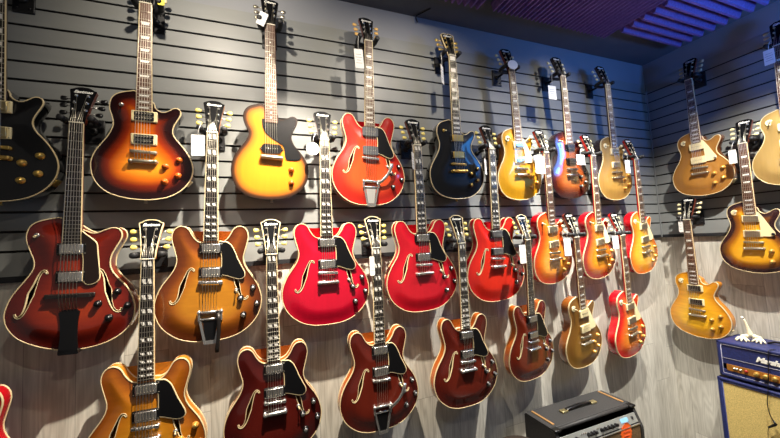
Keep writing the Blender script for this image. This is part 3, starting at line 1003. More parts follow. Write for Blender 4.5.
def wood_material(name, axis):
    m = bpy.data.materials.new(name)
    m.use_nodes = True
    nt = m.node_tree
    N = nt.nodes; Lk = nt.links
    b = N['Principled BSDF']
    b.inputs['Roughness'].default_value = .55
    tc = N.new('ShaderNodeTexCoord')
    sp = N.new('ShaderNodeSeparateXYZ')
    Lk.new(tc.outputs['Object'], sp.inputs[0])
    u = sp.outputs['X' if axis == 'x' else 'Y']
    z = sp.outputs['Z']
    def math_(op, a, bb=None, c=None):
        n = N.new('ShaderNodeMath'); n.operation = op
        for i, v in enumerate((a, bb, c)):
            if v is None: continue
            if isinstance(v, (int, float)): n.inputs[i].default_value = v
            else: Lk.new(v, n.inputs[i])
        return n.outputs[0]
    W = .158
    uw = math_('DIVIDE', math_('ADD', u, 10.03), W)
    idx = math_('FLOOR', uw)
    fr = math_('FRACT', uw)
    wn = N.new('ShaderNodeTexWhiteNoise'); wn.noise_dimensions = '1D'
    Lk.new(idx, wn.inputs['W'])
    rnd = wn.outputs['Value']
    # end joints, each plank shifted
    zz = math_('ADD', z, math_('MULTIPLY', rnd, 1.3))
    zw = math_('DIVIDE', zz, 1.22)
    zf = math_('FRACT', zw)
    pid = math_('ADD', math_('MULTIPLY', idx, 7.13), math_('FLOOR', zw))
    wn2 = N.new('ShaderNodeTexWhiteNoise'); wn2.noise_dimensions = '1D'
    Lk.new(pid, wn2.inputs['W'])
    r2 = wn2.outputs['Value']
    cb = N.new('ShaderNodeCombineXYZ')
    Lk.new(u, cb.inputs[0]); Lk.new(z, cb.inputs[2]); Lk.new(math_('MULTIPLY', r2, 37.0), cb.inputs[1])
    def noise(scale, st, det=5, rough=.6):
        mp = N.new('ShaderNodeMapping'); mp.inputs['Scale'].default_value = st
        Lk.new(cb.outputs[0], mp.inputs['Vector'])
        n = N.new('ShaderNodeTexNoise'); n.inputs['Scale'].default_value = scale
        n.inputs['Detail'].default_value = det; n.inputs['Roughness'].default_value = rough
        Lk.new(mp.outputs[0], n.inputs['Vector'])
        return n.outputs['Fac']
    fine = noise(1, (150, 1, 5), 6, .7)
    broad = noise(1, (22, 1, 1.3), 3)
    cloud = noise(1, (5, 1, 2.5), 2)
    # cathedral rings
    mp = N.new('ShaderNodeMapping'); mp.inputs['Scale'].default_value = (24, 1, 2.6)
    Lk.new(cb.outputs[0], mp.inputs['Vector'])
    nd = N.new('ShaderNodeTexNoise'); nd.inputs['Scale'].default_value = .5; nd.inputs['Detail'].default_value = 2
    Lk.new(mp.outputs[0], nd.inputs['Vector'])
    rings = math_('SINE', math_('MULTIPLY', nd.outputs['Fac'], 75.0))
    def rng(v, a, bb, c, d):
        n = N.new('ShaderNodeMapRange')
        n.inputs['From Min'].default_value = a; n.inputs['From Max'].default_value = bb
        n.inputs['To Min'].default_value = c; n.inputs['To Max'].default_value = d
        Lk.new(v, n.inputs['Value'])
        return n.outputs['Result']
    val = math_('ADD', rng(fine, .3, .7, -.12, .10), rng(broad, .3, .7, -.10, .10))
    val = math_('ADD', val, rng(rings, -1, 1, -.10, .05))
    val = math_('ADD', val, rng(cloud, .3, .7, -.08, .08))
    val = math_('ADD', val, rng(r2, 0, 1, -.08, .08))
    val = math_('ADD', val, .66)
    rp = N.new('ShaderNodeValToRGB')
    rp.color_ramp.elements[0].position = .1
    rp.color_ramp.elements[0].color = lin('#6A655C')
    rp.color_ramp.elements[1].position = .85
    rp.color_ramp.elements[1].color = lin('#D6D2C6')
    e = rp.color_ramp.elements.new(.45); e.color = lin('#AFAA9E')
    Lk.new(val, rp.inputs['Fac'])
    # narrow dark seams between planks and at the butt joints
    s1 = math_('LESS_THAN', fr, .010)
    s2 = math_('LESS_THAN', zf, .0016)
    seam = math_('MAXIMUM', s1, s2)
    mx = N.new('ShaderNodeMix'); mx.data_type = 'RGBA'
    Lk.new(math_('MULTIPLY', seam, .6), mx.inputs[0])
    Lk.new(rp.outputs['Color'], mx.inputs[6])
    mx.inputs[7].default_value = lin('#3C3833')
    Lk.new(mx.outputs[2], b.inputs['Base Color'])
    bp = N.new('ShaderNodeBump'); bp.inputs['Strength'].default_value = .15; bp.inputs['Distance'].default_value = .002
    Lk.new(val, bp.inputs['Height'])
    Lk.new(bp.outputs[0], b.inputs['Normal'])
    return m

SLAT = speckle(mat('grey slat paint', '#7E807E', .42), 3, .05, (1, 1, 6))
PAINT = speckle(mat('grey wall paint', '#84868A', .6), 3, .05)
CEILM = speckle(mat('dark grey ceiling paint', '#5A5A5C', .9), 4, .08)
TRIMB = mat('black plastic trim', '#1E1F22', .5)
FLOORM = speckle(mat('dark carpet', '#2E2C2A', .95), 60, .3)
SIDEP = mat('plain side wall paint', '#77726A', .8)
WOODX = wood_material('grey washed planks long wall', 'x')
WOODY = wood_material('grey washed planks right wall', 'y')
ZB = ZT - 15.5 * PITCH          # lower edge of the slat panels

def structure(name, b, mats, nm=1):
    o = link(name, b.mesh(name, nm), mats)
    o['kind'] = 'structure'
    return o

b = MB()
b.box(((XL + XR + .1) / 2, .062, (ZB + FZ) / 2), (XR + .1 - XL, .10, ZB - FZ), 0)
b.box(((XL + XR + .1) / 2, .062, (ZB + CEIL) / 2), (XR + .1 - XL, .10, CEIL - ZB), 1)
structure('wall_back', b, [WOODX, PAINT], 2)
b = MB()
b.box((XR + .062, (YF + .012) / 2, (ZB + FZ) / 2), (.10, .012 - YF, ZB - FZ), 0)
b.box((XR + .062, (YF + .012) / 2, (ZB + CEIL) / 2), (.10, .012 - YF, CEIL - ZB), 1)
structure('wall_right', b, [WOODY, PAINT], 2)
b = MB(); b.box(((XL + XR) / 2, YF / 2, FZ - .05), (XR - XL + .3, -YF + .3, .1)); structure('floor', b, FLOORM)
b = MB(); b.box(((XL + XR) / 2, YF / 2, CEIL + .05), (XR - XL + .3, -YF + .3, .1)); structure('ceiling', b, CEILM)
def slat_panel(axis):
    prof = [(.0115, ZT + .078), (0, ZT + .078)]
    for k in range(15):
        z = ZT - k * PITCH
        prof += [(0, z + .0052), (.0010, z + .0044), (.0040, z + .0044), (.0040, z + .009), (.0100, z + .009), (.0100, z - .009), (.0040, z - .009), (.0040, z - .0044), (.0010, z - .0044), (0, z - .0052)]
    prof += [(0, ZB), (.0115, ZB)]
    b = MB()
    r0, r1 = [], []
    for d, z in prof:
        if axis == 'x':
            r0.append(b.bm.verts.new((XL, d, z))); r1.append(b.bm.verts.new((XR + d, d, z)))
        else:
            r0.append(b.bm.verts.new((XR + d, d, z))); r1.append(b.bm.verts.new((XR + d, YF, z)))
    for i in range(len(prof) - 1):
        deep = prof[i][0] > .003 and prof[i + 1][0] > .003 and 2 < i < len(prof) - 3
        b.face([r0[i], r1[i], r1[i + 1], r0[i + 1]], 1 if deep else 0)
    return b
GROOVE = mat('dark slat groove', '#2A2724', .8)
structure('trim_1', slat_panel('x'), [SLAT, GROOVE], 2)
structure('trim_2', slat_panel('y'), [SLAT, GROOVE], 2)
b = MB(); b.box(((XL + XR) / 2, -.001, ZB + .010), (XR - XL, .004, .020), 0, .001); b.box(((XL + XR) / 2, .004, ZB - .0015), (XR - XL, .014, .003)); structure('trim_3', b, TRIMB)
b = MB(); b.box((XR + .001, YF / 2, ZB + .010), (.004, -YF, .020), 0, .001); b.box((XR - .004, YF / 2, ZB - .0015), (.014, -YF, .003)); structure('trim_4', b, TRIMB)
b = MB(); b.box((XR - .004, -.004, (ZB + ZT + .078) / 2), (.008, .008, ZT + .078 - ZB), 0, .002); structure('trim_5', b, mat('grey corner bead', '#7A7C7C', .45))

# ------------------------------------------------------------------ acoustic foam on the ceiling
FOAMP = speckle(mat('purple foam', '#7C5C94', .95), 80, .2)
def foam(x0, x1, y0, y1, n, along, h, label):
    b = MB()
    top = CEIL
    P = []
    for i in range(n):
        P += [(i / n, .30), ((i + .14) / n, .30), ((i + .40) / n, 1.0), ((i + .62) / n, 1.0), ((i + .88) / n, .30)]
    P.append((1, .30))
    P = [(0, 0)] + P + [(1, 0)]
    a, c = [], []
    for t, d in P:
        if along == 'y':
            a.append(b.bm.verts.new((x0 + (x1 - x0) * t, y0, top - d * h))); c.append(b.bm.verts.new((x0 + (x1 - x0) * t, y1, top - d * h)))
        else:
            a.append(b.bm.verts.new((x0, y0 + (y1 - y0) * t, top - d * h))); c.append(b.bm.verts.new((x1, y0 + (y1 - y0) * t, top - d * h)))
    for i in range(len(P) - 1):
        b.face([a[i], c[i], c[i + 1], a[i + 1]])
    b.face(a[::-1]); b.face(c)
    o = link('acoustic_foam_panel', b.mesh('foam'), FOAMP)
    tag(o, label, 'foam panel', 'purple foam panels on the ceiling')
foam(1.275, 2.225, -1.05, -.225, 30, 'y', .050, 'purple foam panel with fine ridges running away from the long wall, middle of the ceiling')
foam(2.245, 2.86, -1.25, -.295, 15, 'x', .060, 'blue-lit foam panel with broad wavy ridges on the ceiling next to the right wall')
foam(.88, 1.215, -1.05, -.20, 8, 'y', .040, 'purple foam panel at the top edge, leftmost on the ceiling')

# ------------------------------------------------------------------ hangers
def hanger_plate(b):
    b.box((0, 0, .004), (.070, .105, .008), 0, .003)
    for y in (-.034, .034):
        b.lathe([(.005, .008), (.0045, .0105), (0, .0105)], (0.02, y, 0), 'Z', 10)
        b.lathe([(.005, .008), (.0045, .0105), (0, .0105)], (-.02, y, 0), 'Z', 10)
def hanger_arm(b, d):
    b.tube([(0, 0, .006), (0, .001, .05), (0, .003, .076 + d)], .0075, 10)
    b.lathe([(.016, .006), (.014, .016), (.009, .020)], (0, 0, 0), 'Z', 16)
def hanger_yoke(b, d):
    pts = [(-.046, .004, .150), (-.046, .004, .118), (-.044, .004, .096), (-.032, .004, .079), (0, .004, .074), (.032, .004, .079), (.044, .004, .096), (.046, .004, .118), (.046, .004, .150)]
    pts = [(x, y, z + d) for x, y, z in pts]
    b.tube(pts, [.0115, .0125, .0120, .0105, .0100, .0105, .0120, .0125, .0115], 10)
    for s in (-1, 1):
        b.lathe([(.0115, 0), (.013, .003), (.012, .009), (.007, .012), (0, .0125)], (s * .046, .004, .150 + d), 'Z', 12)
def hanger(nut, side, label):
    n = Vector(nut)
    if side == 'm':
        M = Matrix(((1, 0, 0, n.x), (0, 0, -1, 0), (0, 1, 0, n.z + .014), (0, 0, 0, 1)))
    else:
        M = Matrix(((0, 0, -1, XR), (-1, 0, 0, n.y), (0, 1, 0, n.z + .014), (0, 0, 0, 1)))
    r = empty('guitar_hanger', M)
    tag(r, label, 'hanger', 'black wall hangers on the slat panels')
    link('wall_plate', cached('hanger_plate', hanger_plate), BLKPAINT, r)
    d = round((-n.y if side == 'm' else XR - n.x) - .15, 3)
    d = .042 if d > .02 else d
    link('arm', cached('hanger_arm_%.3f' % d, lambda b: hanger_arm(b, d)), BLKPAINT, r)
    link('yoke', cached('hanger_yoke_%.3f' % d, lambda b: hanger_yoke(b, d)), RUBBER, r)

for g in GUITARS:
    guitar(g)
    who = g['label']
    hanger(g['nut'], g.get('side', 'm'), 'black hanger of the ' + ' '.join(who.replace(',', '').split()[:12]))

# ------------------------------------------------------------------ price tags
def price_tag(c, w, h, side, label, shape='card', m=None, rot=0.0, tilt=0.0, string=.05, yaw=0.0):
    c = Vector(c)
    if side == 'm':
        B = Matrix(((1, 0, 0, c.x), (0, 0, -1, c.y), (0, 1, 0, c.z), (0, 0, 0, 1)))
    else:
        B = Matrix(((0, 0, -1, c.x), (-1, 0, 0, c.y), (0, 1, 0, c.z), (0, 0, 0, 1)))
    r = empty('price_tag', B @ Matrix.Rotation(yaw, 4, 'Y') @ Matrix.Rotation(rot, 4, 'Z') @ Matrix.Rotation(tilt, 4, 'X'))
    tag(r, label, 'price tag', 'price tags hanging from the guitars')
    b = MB()
    if shape == 'card':
        b.prism(rrect(w, h, .003), -.0006, .0006)
    else:
        b.prism([(w / 2 * math.cos(2 * PI * k / 24), h / 2 * math.sin(2 * PI * k / 24)) for k in range(24)], -.0006, .0006)
    link('card', b.mesh('tag_card'), m or TAGW, r)
    if shape == 'card' and h > .06:
        b = MB()
        for i, l in enumerate((.6, .75, .5, .7)):
            y = h * (.22 - .15 * i)
            b.box((-w * .02, y, .0007), (w * l, h * .028, .0004))
        link('print', b.mesh('tag_print'), INK, r)
    if string:
        b = MB()
        b.tube([(0, h / 2 - .006, .0012), (w * .08, h / 2 + string * .5, .001), (w * .25, h / 2 + string, -.004)], .0009, 5)
        link('tag_string', b.mesh('tag_string'), TAGW, r)

price_tag((-.373, -.155, 2.600), .024, .036, 'm', 'small yellow tag beside the top of the sunburst neck at the upper left', m=TAGY, string=0)
price_tag((.022, -.158, 2.600), .036, .066, 'm', 'folded white tag on the headstock of the one-pickup sunburst guitar', rot=-.35, string=.02)
price_tag((.477, -.160, 2.479), .046, .100, 'm', 'white tag hanging left of the neck of the orange-red vibrato guitar', rot=.05, string=.08)
price_tag((.958, -.160, 2.461), .046, .105, 'm', 'white tag seen nearly edge-on left of the black gold-hardware guitar neck', yaw=.75, string=.08)
price_tag((1.456, -.168, 2.588), .076, .058, 'm', 'white oval tag over the nut of the bright gold-top guitar', shape='oval', rot=.2, string=0)
price_tag((1.775, -.155, 2.455), .066, .090, 'm', 'white square tag hanging beside the dark brown burst guitar neck', string=.09)
price_tag((-.243, -.165, 1.989), .048, .088, 'm', 'white tag beside the neck of the brown sunburst double-cutaway guitar', string=.05)
price_tag((.229, -.165, 1.999), .060, .060, 'm', 'round white tag beside the crimson guitar neck', shape='oval', string=.045)
price_tag((.742, -.170, 1.960), .040, .088, 'm', 'thin white tag left of the neck of the middle red guitar', yaw=.85, string=.05)
price_tag((1.200, -.165, 1.946), .046, .090, 'm', 'thin white tag left of the neck of the orange-tinted red guitar', yaw=.7, string=.06)
price_tag((1.587, -.185, 1.966), .072, .108, 'm', 'white tag between the bright gold-top body and the cherry burst neck', string=.05)
price_tag((1.935, -.185, 2.010), .070, .066, 'm', 'bluish white tag below the dark brown burst guitar horn', string=.04)
price_tag((2.383, -.185, 1.980), .048, .090, 'm', 'white tag left of the neck nearest the room corner', string=.05)
price_tag((2.836, -.762, 2.522), .046, .090, 'r', 'white tag in the blue glow at the upper right picture edge', string=.05)
price_tag((2.826, -.550, 1.973), .038, .086, 'r', 'white tag left of the tobacco burst guitar neck on the right wall', string=.05)
price_tag((2.832, -.222, 1.542), .026, .076, 'r', 'narrow white tag left of the honey yellow guitar neck', string=.04)
price_tag((1.382, -.205, 1.436), .044, .106, 'm', 'white tag hanging at the right edge of the last red double-cutaway body', string=.06)
price_tag((1.752, -.185, 1.455), .054, .106, 'm', 'white tag left of the neck of the bronze gold-top guitar', string=.05)
price_tag((2.185, -.185, 1.463), .054, .084, 'm', 'white tag left of the neck of the red to orange burst guitar', string=.05)
price_tag((.492, -.165, 1.433), .024, .092, 'm', 'narrow tag left of the neck of the walnut red vibrato guitar', string=.04)

# ------------------------------------------------------------------ black combo amplifier
def Tm(x, y, z): return Matrix.Translation((x, y, z))
TOLEX = speckle(mat('black tolex', '#2B2A2A', .6), 120, .35)
TOLEXB = speckle(mat('royal blue tolex', '#1E2656', .5), 120, .3)
BRASS = mat('worn brass strip', '#B98C58', .4, .5)
GRILLB = speckle(mat('brown sparkle grille cloth', '#6E5434', .8), 180, .45)
GRILLC = speckle(mat('wheat grille cloth', '#C9B06A', .85), 200, .3)
PANELS = mat('silver control panel', '#9A9C98', .35, .5)
W2, D2, H2 = .632, .225, .50
amp = empty('combo_amplifier', Tm(1.4195 + W2 / 2, -.298, 0))      # local x along the wall, y towards the wall
tag(amp, 'black combo amplifier with brass strips, strap handle and an orange star sticker', 'amplifier')
b = MB()
T = .020
side = [(-.030, FZ), (D2, FZ), (D2, H2 - .012), (D2 - .012, H2), (.030, H2), (.014, H2 - .006), (.004, H2 - .022), (-.036, H2 - .105), (-.038, H2 - .13)]
for s in (-1, 1):
    x0 = s * (W2 / 2 - T / 2)
    a = [b.bm.verts.new((x0 - T / 2, y, z)) for y, z in side]
    c = [b.bm.verts.new((x0 + T / 2, y, z)) for y, z in side]
    b.face(a); b.face(c[::-1])
    for k in range(len(side)):
        b.face([a[k], a[(k + 1) % len(side)], c[(k + 1) % len(side)], c[k]])
b.box((0, D2 / 2 + .014, H2 - .009), (W2 - 2 * T + .002, D2 - .030, .018), 0, .003)
b.box((0, D2 / 2, FZ + .012), (W2 - 2 * T + .002, D2 - .02, .024))
b.box((0, D2 - .010, (H2 + FZ) / 2), (W2 - 2 * T + .002, .016, H2 - FZ - .02))
b.tube([(-W2 / 2 + .004, .022, H2 - .010), (W2 / 2 - .004, .022, H2 - .010)], .010, 10)
link('cabinet', b.mesh('combo_cabinet'), TOLEX, amp)
b = MB()
MP = Tm(0, -.0120, H2 - .061) @ Matrix.Rotation(math.radians(-26), 4, 'X')
b.box((0, 0, 0), (W2 - 2 * T - .004, .006, .050), 0, .001, MP)
pn = link('control_panel', b.mesh('combo_panel'), PANELS, amp)
for x in [-.235, -.213, -.190, -.100, -.076, -.052] + [.002, .030, .058, .086, .114]:
    big = x in (-.235, -.213)
    b = MB()
    if not big:
        b.lathe([(.0125, 0), (.0115, .004), (.0088, .006), (.0080, .018), (.007, .020), (0, .020)], (0, 0, 0), 'Z', 14)
    else:
        b.lathe([(.006, 0), (.006, .003), (.0035, .004), (.0035, .009), (0, .009)], (0, 0, 0), 'Z', 12)
    link('control_knob' if not big else 'input_jack', b.mesh('combo_knob'), BLACKP if not big else NICKEL, pn, MP @ Matrix.Translation((x, -.003, -.004)) @ Matrix.Rotation(PI / 2, 4, 'X'))
for x in (-.150, -.135, -.120, -.030, -.018):
    b = MB()
    b.tube([(x, -.003, .006), (x, -.012, .012)], .003, 8)
    for v in b.bm.verts: v.co = MP @ v.co
    link('rocker_switch', b.mesh('combo_switch'), CHROME, pn)
b = MB(); b.box((.190, -.0042, .004), (.062, .002, .022), 0, 0, MP)
link('name_plate', b.mesh('combo_plate'), mat('pale blue plate', '#7FB0D0', .4), pn)
b = MB(); b.lathe([(.008, 0), (.007, .005), (.004, .008), (0, .008)], (0, 0, 0), 'Z', 14)
link('indicator_lamp', b.mesh('combo_lamp'), BLACKP, pn, MP @ Matrix.Translation((.258, -.003, .004)) @ Matrix.Rotation(PI / 2, 4, 'X'))
b = MB(); b.box((0, -.030, H2 - .090), (W2 - 2 * T, .008, .006), 0, .001)
link('trim_strip', b.mesh('combo_trim'), CHROME, amp)
b = MB(); b.box((0, -.026, (H2 - .09 + FZ + .03) / 2), (W2 - 2 * T, .010, H2 - FZ - .12), 0, .002)
link('grille_cloth', b.mesh('combo_grille'), GRILLB, amp)
for x in (-W2 / 2 + .040, W2 / 2 - .035):
    b = MB(); b.box((x, .128, H2 + .0025), (.013, .160, .005), 0, .0015)
    link('brass_strip', b.mesh('combo_brass'), BRASS, amp)
b = MB()
b.tube([(-.108, .122, H2 + .006), (-.09, .122, H2 + .014), (0, .122, H2 + .018), (.09, .122, H2 + .014), (.108, .122, H2 + .006)], [.011, .0115, .0115, .0115, .011], 10, 0, True, .35)
hd = link('strap_handle', b.mesh('combo_handle'), BLACKP, amp)
for s in (-1, 1):
    b = MB(); b.box((s * .118, .122, H2 + .006), (.046, .030, .012), 0, .004)
    link('handle_end_cap', b.mesh('combo_cap'), mat('pale gold cap', '#CDBE8C', .3, .9), hd)
for s in (-1, 1):
    b = MB(); b.box((s * (W2 / 2 - .020), .016, H2 - .006), (.044, .040, .014), 0, .006)
    link('corner_cap', b.mesh('combo_corner'), mat('dark corner metal', '#3A3A3A', .35, .9), amp)

# orange star sticker on the grille
st = []
for k in range(36):
    a = 2 * PI * k / 36
    r = (.050 if k % 2 == 0 else .043)
    st.append((r * math.cos(a) * .95, r * math.sin(a) * 1.1))
so = empty('star_sticker', Matrix(((1, 0, 0, 1.910), (0, 0, -1, -.3305), (0, 1, 0, .388), (0, 0, 0, 1))))
tag(so, 'fluorescent orange star-burst price sticker stuck on the black combo amplifier grille', 'sticker')
b = MB(); b.prism(st, -.0006, .0006)
link('paper', b.mesh('star'), mat('fluorescent orange paper', '#FF6A1E', .6), so)
b = MB()
for j, (y, x0, x1) in enumerate(((.026, -.012, .018), (.006, -.024, .026), (-.016, -.022, .022), (-.034, -.012, .014))):
    n = 9
    b.tube([(x0 + (x1 - x0) * k / n, y + (.0045 if k % 2 else -.0045), .0012) for k in range(n + 1)], .0013, 5)
link('handwriting', b.mesh('star_ink'), mat('red brown ink', '#B03A10', .7), so)

# dark round stool top just showing at the bottom edge
sl = empty('stool', Tm(1.135, -.36, 0))
tag(sl, 'dark round stool top just rising above the bottom picture edge left of the black amplifier', 'stool')
b = MB(); b.lathe([(.05, .475), (.105, .475), (.118, .485), (.120, .505), (.108, .522), (.06, .530), (0, .532)], (0, 0, 0), 'Z', 32)
link('seat', b.mesh('stool_seat'), mat('dark brown vinyl', '#2A211A', .5), sl)
for k in range(3):
    a = 2 * PI * k / 3 + .5
    b = MB(); b.tube([(.06 * math.cos(a), .06 * math.sin(a), .478), (.16 * math.cos(a), .16 * math.sin(a), FZ + .008), ], .010, 8)
    link('leg', b.mesh('stool_leg'), BLKPAINT, sl)

# ------------------------------------------------------------------ blue amplifier stack on the right
XF, XBK = 2.690, 2.945
PIPE = mat('white piping', '#8E8E9C', .5)
GOLDP = mat('gold control panel', '#A8702E', .4, .4)
def blue_frame(b, y0, y1, z0, z1, wx):
    # y0 is the end nearest the corner; open front rebate with a rounded blue frame
    t = .022
    yc, zc = (y0 + y1) / 2, (z0 + z1) / 2
    dx = XBK - XF
    b.box(((XF + XBK) / 2, y0 - t / 2, zc), (dx, t, z1 - z0), 0, .008)
    b.box(((XF + XBK) / 2, y1 + t / 2, zc), (dx, t, z1 - z0), 0, .008)
    b.box(((XF + XBK) / 2, yc, z1 - t / 2), (dx, y0 - y1, t), 0, .008)
    b.box(((XF + XBK) / 2, yc, z0 + t / 2), (dx, y0 - y1, t), 0, .008)
    b.box((XBK - .01, yc, zc), (.014, y0 - y1 - .02, z1 - z0 - .02))
HY0, HY1, HZ0, HZ1 = -.414, -.955, .594, .812
hd = empty('amplifier_head', Tm(0, 0, 0)); hd.location = ((XF + XBK) / 2, (HY0 + HY1) / 2, HZ0)
bpy.context.view_layer.update()
def under(root, name, b, m, nm=1):
    me = b.mesh(name, nm)
    o = link(name, me, m, root)
    o.matrix_local = root.matrix_world.inverted()
    return o
tag(hd, 'blue amplifier head with white script lettering and gold control panel', 'amplifier')
b = MB(); blue_frame(b, HY0, HY1, HZ0, HZ1, 0)
b.box((XF + .012, (HY0 + HY1) / 2, .752), (.012, HY0 - HY1 - .04, .085), 0, .003)
b.box((XF + .010, (HY0 + HY1) / 2, .690), (.012, HY0 - HY1 - .04, .034), 0, .002)
b.box((XF + .010, (HY0 + HY1) / 2, .624), (.012, HY0 - HY1 - .04, .026), 0, .002)
cab = under(hd, 'cabinet', b, TOLEXB)
b = MB()
rr = rrect(HY0 - HY1 - .044, HZ1 - HZ0 - .042, .006, ((HY0 + HY1) / 2, (HZ0 + HZ1) / 2))
b.tube([(XF + .003, y, z) for y, z in rr + rr[:1]], .0016, 6)
b.tube([(XF + .003, HY0 - .024, .709), (XF + .003, HY1 + .024, .709)], .0016, 6)
under(hd, 'piping', b, PIPE)
b = MB(); b.box((XF + .0075, (-.455 + HY1 + .03) / 2, .655), (.012, -.455 - HY1 - .03, .040), 0, .001)
pl = under(hd, 'control_panel', b, GOLDP)
for i, y in enumerate((-.492, -.503, -.520, -.545, -.592, -.630, -.668, -.706, -.745, -.784, -.823, -.862)):
    b = MB()
    if i < 3:
        b.lathe([(.007, 0), (.007, .003), (.004, .004), (.004, .008), (0, .008)], (0, 0, 0), 'Z', 12)
    elif i == 3:
        b.lathe([(.009, 0), (.008, .005), (.005, .008), (0, .009)], (0, 0, 0), 'Z', 14)
    else:
        b.lathe([(.0125, 0), (.012, .012), (.010, .015), (0, .0155)], (0, 0, 0), 'Z', 16)
    m_ = NICKEL if i < 3 else (mat('red lamp', '#8A2010', .3) if i == 3 else GOLDM)
    o = link('input_jack' if i < 3 else ('indicator_lamp' if i == 3 else 'control_knob'), b.mesh('head_knob'), m_, pl)
    o.matrix_local = pl.matrix_world.inverted() @ Matrix.Translation((XF + .0015, y, .656)) @ Matrix.Rotation(-PI / 2, 4, 'Y')
# script lettering
me = text_mesh('logo_script', 'Marshall', .039, .38, .0022, .0012, .95)
o = link('script_logo', me, mat('white plastic lettering', '#ECE8DC', .4), hd)
o.matrix_local = hd.matrix_world.inverted() @ Matrix(((0, 0, -1, XF + .0035), (-1, 0, 0, -.655), (0, 1, 0, .730), (0, 0, 0, 1)))
for y in (HY0 - .09, HY1 + .09):
    for x in (XF + .05, XBK - .05):
        b = MB(); b.lathe([(.014, HZ0 - .012), (.014, HZ0 + .001)], (x, y, 0), 'Z', 12)
        under(hd, 'foot', b, RUBBER)
b = MB(); b.tube([(XF + .145, -.60, HZ1 + .004), (XF + .145, -.63, HZ1 + .016), (XF + .145, -.70, HZ1 + .020), (XF + .145, -.77, HZ1 + .016), (XF + .145, -.80, HZ1 + .004)], .011, 8, 0, True, .5)
under(hd, 'strap_handle', b, BLACKP)
CY0, CY1, CZ1 = -.397, -1.02, .582
cb = empty('speaker_cabinet', Tm(0, 0, 0)); cb.location = ((XF + XBK) / 2, (CY0 + CY1) / 2, 0)
bpy.context.view_layer.update()
tag(cb, 'blue speaker cabinet with wheat-coloured grille cloth under the blue amplifier head', 'speaker cabinet')
b = MB(); blue_frame(b, CY0, CY1, FZ, CZ1, 0)
under(cb, 'cabinet', b, TOLEXB)
b = MB(); b.box((XF + .012, (CY0 + CY1) / 2, (CZ1 + FZ) / 2), (.012, CY0 - CY1 - .05, CZ1 - FZ - .05), 0, .002)
under(cb, 'grille_cloth', b, GRILLC)
b = MB()
rr = rrect(CY0 - CY1 - .050, CZ1 - FZ - .050, .004, ((CY0 + CY1) / 2, (CZ1 + FZ) / 2))
b.tube([(XF + .005, y, z) for y, z in rr + rr[:1]], .0032, 6)
under(cb, 'piping', b, TOLEXB)

# cream clawed figurine on the blue head
fg = empty('figurine', Tm(2.80, -.540, HZ1))
tag(fg, 'cream figurine with two splayed clawed feet and a thin upright neck on blue amplifier', 'figurine')
CRM = mat('cream resin', '#E2D8B8', .5)
b = MB()
bm = b.bm
sk = []
def chain(pts, rs, n=8):
    b.tube(pts, rs, n)
# bridge body between the feet and the rising neck
chain([(-.010, .028, .026), (-.006, .014, .034), (0, 0, .037), (.006, -.016, .035), (.012, -.032, .028)], [.010, .013, .016, .013, .010])
chain([(0, .000, .030), (-.002, .002, .052), (-.006, .006, .078), (-.010, .010, .104), (-.013, .014, .128), (-.014, .016, .140)], [.018, .014, .009, .0065, .005, .004])
for (cx, cy, h) in ((-.014, .034, .024), (.014, -.036, .026)):
    chain([(cx * .5, cy * .7, .034), (cx * .9, cy * .95, h + .004), (cx, cy, h - .002)], [.010, .012, .011])
    for k in range(5):
        a = math.radians(180 - 70 + 35 * k + (12 if cy > 0 else -12))
        dx, dy = math.cos(a), math.sin(a)
        l = .034 + .006 * (k % 2)
        chain([(cx, cy, h), (cx + dx * l * .45, cy + dy * l * .45, h * .9), (cx + dx * l * .85, cy + dy * l * .85, h * .45), (cx + dx * l, cy + dy * l, .004)], [.0065, .0058, .0048, .0026])
link('body', b.mesh('figurine_body'), CRM, fg)
b = MB(); b.lathe([(0, -.008), (.005, -.006), (.0075, 0), (.005, .006), (0, .0078)], (-.015, .024, .147), 'Z', 12)
link('tip', b.mesh('figurine_tip'), mat('white bead', '#F0EEE6', .4), fg)
b = MB(); b.tube([(-.0138, .0155, .137), (-.0148, .020, .144)], .0036, 8)
link('collar', b.mesh('figurine_collar'), mat('grey ring', '#5A5650', .5), fg)

# thin dark cable in front of the stack
b = MB()
pts = [(2.72, -.672, .8150), (2.692, -.662, .8152), (2.679, -.656, .804), (2.677, -.648, .69), (2.677, -.633, .56), (2.676, -.627, .520), (2.674, -.630, .46), (2.672, -.646, .415)]
b.tube(catmull(pts, 40, False), .0022, 6)
cbm = empty('cable', Tm(2.677, -.648, .69))
bpy.context.view_layer.update()
tag(cbm, 'thin dark cable with an angled plug hanging down the front of the blue stack', 'cable')
under(cbm, 'wire', b, BLACKP)
b = MB(); b.tube([(2.672, -.642, .424), (2.668, -.654, .409), (2.668, -.650, .402), (2.668, -.622, .376)], [.004, .007, .0075, .005], 8)
under(cbm, 'plug', b, BLACKP)
b = MB(); b.tube([(2.668, -.622, .376), (2.672, -.615, .345), (2.675, -.612, .30), (2.676, -.611, .20)], .0016, 6)
under(cbm, 'loose_lead', b, mat('faded lead', '#6A5C3A', .6))

b = MB()
b.tube(catmull([(.955, -.085, CEIL - .004), (.915, -.030, CEIL - .006), (.895, -.006, CEIL - .012), (.905, -.004, CEIL - .045)], 14, False), .004, 6)
wo = link('cable', b.mesh('ceiling_wire'), BLACKP)
tag(wo, 'short dark wire where the long wall meets the ceiling above the vibrato guitar', 'cable')

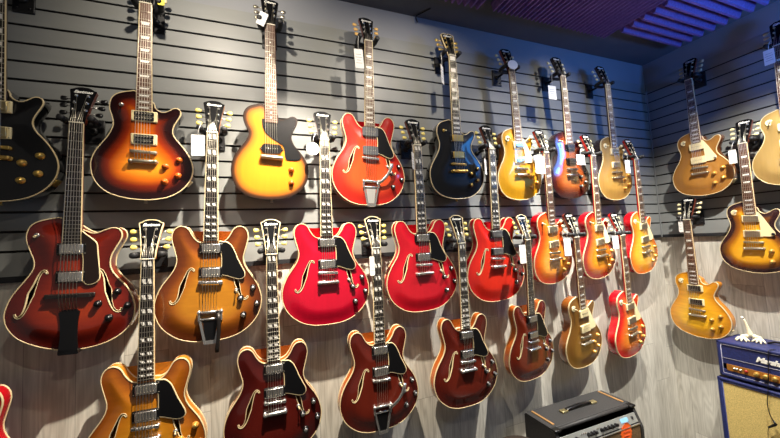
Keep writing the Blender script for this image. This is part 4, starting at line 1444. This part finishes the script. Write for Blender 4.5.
# ------------------------------------------------------------------ camera
cam = bpy.data.cameras.new('camera')
cam.sensor_width = 36
cam.lens = 331.19 / 780 * 36
cam.clip_start = .02
co = bpy.data.objects.new('camera', cam)
COL.objects.link(co)
r_, u_, f_ = Vector((.93276798, -.35660122, -.05272066)), Vector((.02448297, -.08324393, .9962284)), Vector((.35964494, .93054071, .06891661))
co.matrix_world = Matrix(((r_.x, u_.x, -f_.x, 0), (r_.y, u_.y, -f_.y, -1.71033), (r_.z, u_.z, -f_.z, 1.545156), (0, 0, 0, 1)))
scn.camera = co

# ------------------------------------------------------------------ light
def spot(name, loc, aim, power, col, angle, blend, size):
    l = bpy.data.lights.new(name, 'SPOT')
    l.energy = power; l.color = col; l.spot_size = math.radians(angle); l.spot_blend = blend; l.shadow_soft_size = size
    o = bpy.data.objects.new(name, l)
    COL.objects.link(o)
    o.location = loc
    o.rotation_euler = (Vector(aim) - Vector(loc)).to_track_quat('-Z', 'Y').to_euler()
    return o
def area(name, loc, aim, power, col, sx, sy):
    l = bpy.data.lights.new(name, 'AREA')
    l.shape = 'RECTANGLE'; l.size = sx; l.size_y = sy; l.energy = power; l.color = col
    o = bpy.data.objects.new(name, l)
    COL.objects.link(o)
    o.location = loc
    o.rotation_euler = (Vector(aim) - Vector(loc)).to_track_quat('-Z', 'Y').to_euler()
    return o
WARM = (1, .89, .74)
NEUT = (1, .95, .86)
# spots aimed at the upper row, then spots aimed low at the planked wall
spot('ceiling_spot', (-.22, -.85, 2.86), (-.10, 0, 2.35), 54, WARM, 108, 1.0, .018)
spot('ceiling_spot', (.85, -.85, 2.86), (.80, 0, 2.10), 38, WARM, 104, 1.0, .018)
spot('ceiling_spot', (1.95, -.85, 2.86), (1.95, 0, 1.85), 56, NEUT, 100, 1.0, .018)
spot('ceiling_spot', (.25, -.74, 2.86), (-.02, -.12, .80), 560, WARM, 76, 1.0, .018)
spot('ceiling_spot', (1.75, -.74, 2.86), (1.78, -.12, .80), 640, NEUT, 78, 1.0, .018)
spot('ceiling_spot', (2.20, -1.05, 2.86), (2.95, -.40, .4), 440, NEUT, 82, 1.0, .018)
spot('ceiling_spot', (.30, -1.9, 2.86), (.30, -.05, .9), 20, WARM, 100, 1.0, .018)
area('blue_led_panel', (2.93, -1.55, 2.45), (1.6, -.9, 2.6), 13, (.07, .36, 1.0), .9, .5)
spot('blue_led_lamp', (2.55, -1.42, 2.30), (2.45, -.45, 2.95), 34, (.05, .23, 1.0), 140, 1.0, .08)

w = bpy.data.worlds.new('world')
scn.world = w
w.use_nodes = True
w.node_tree.nodes['Background'].inputs[0].default_value = (.55, .52, .5, 1)
w.node_tree.nodes['Background'].inputs[1].default_value = .2

scn.view_settings.view_transform = 'Standard'
scn.view_settings.look = 'None'
scn.view_settings.gamma = 1
scn.view_settings.use_curve_mapping = False
scn.view_settings.exposure = 0.08
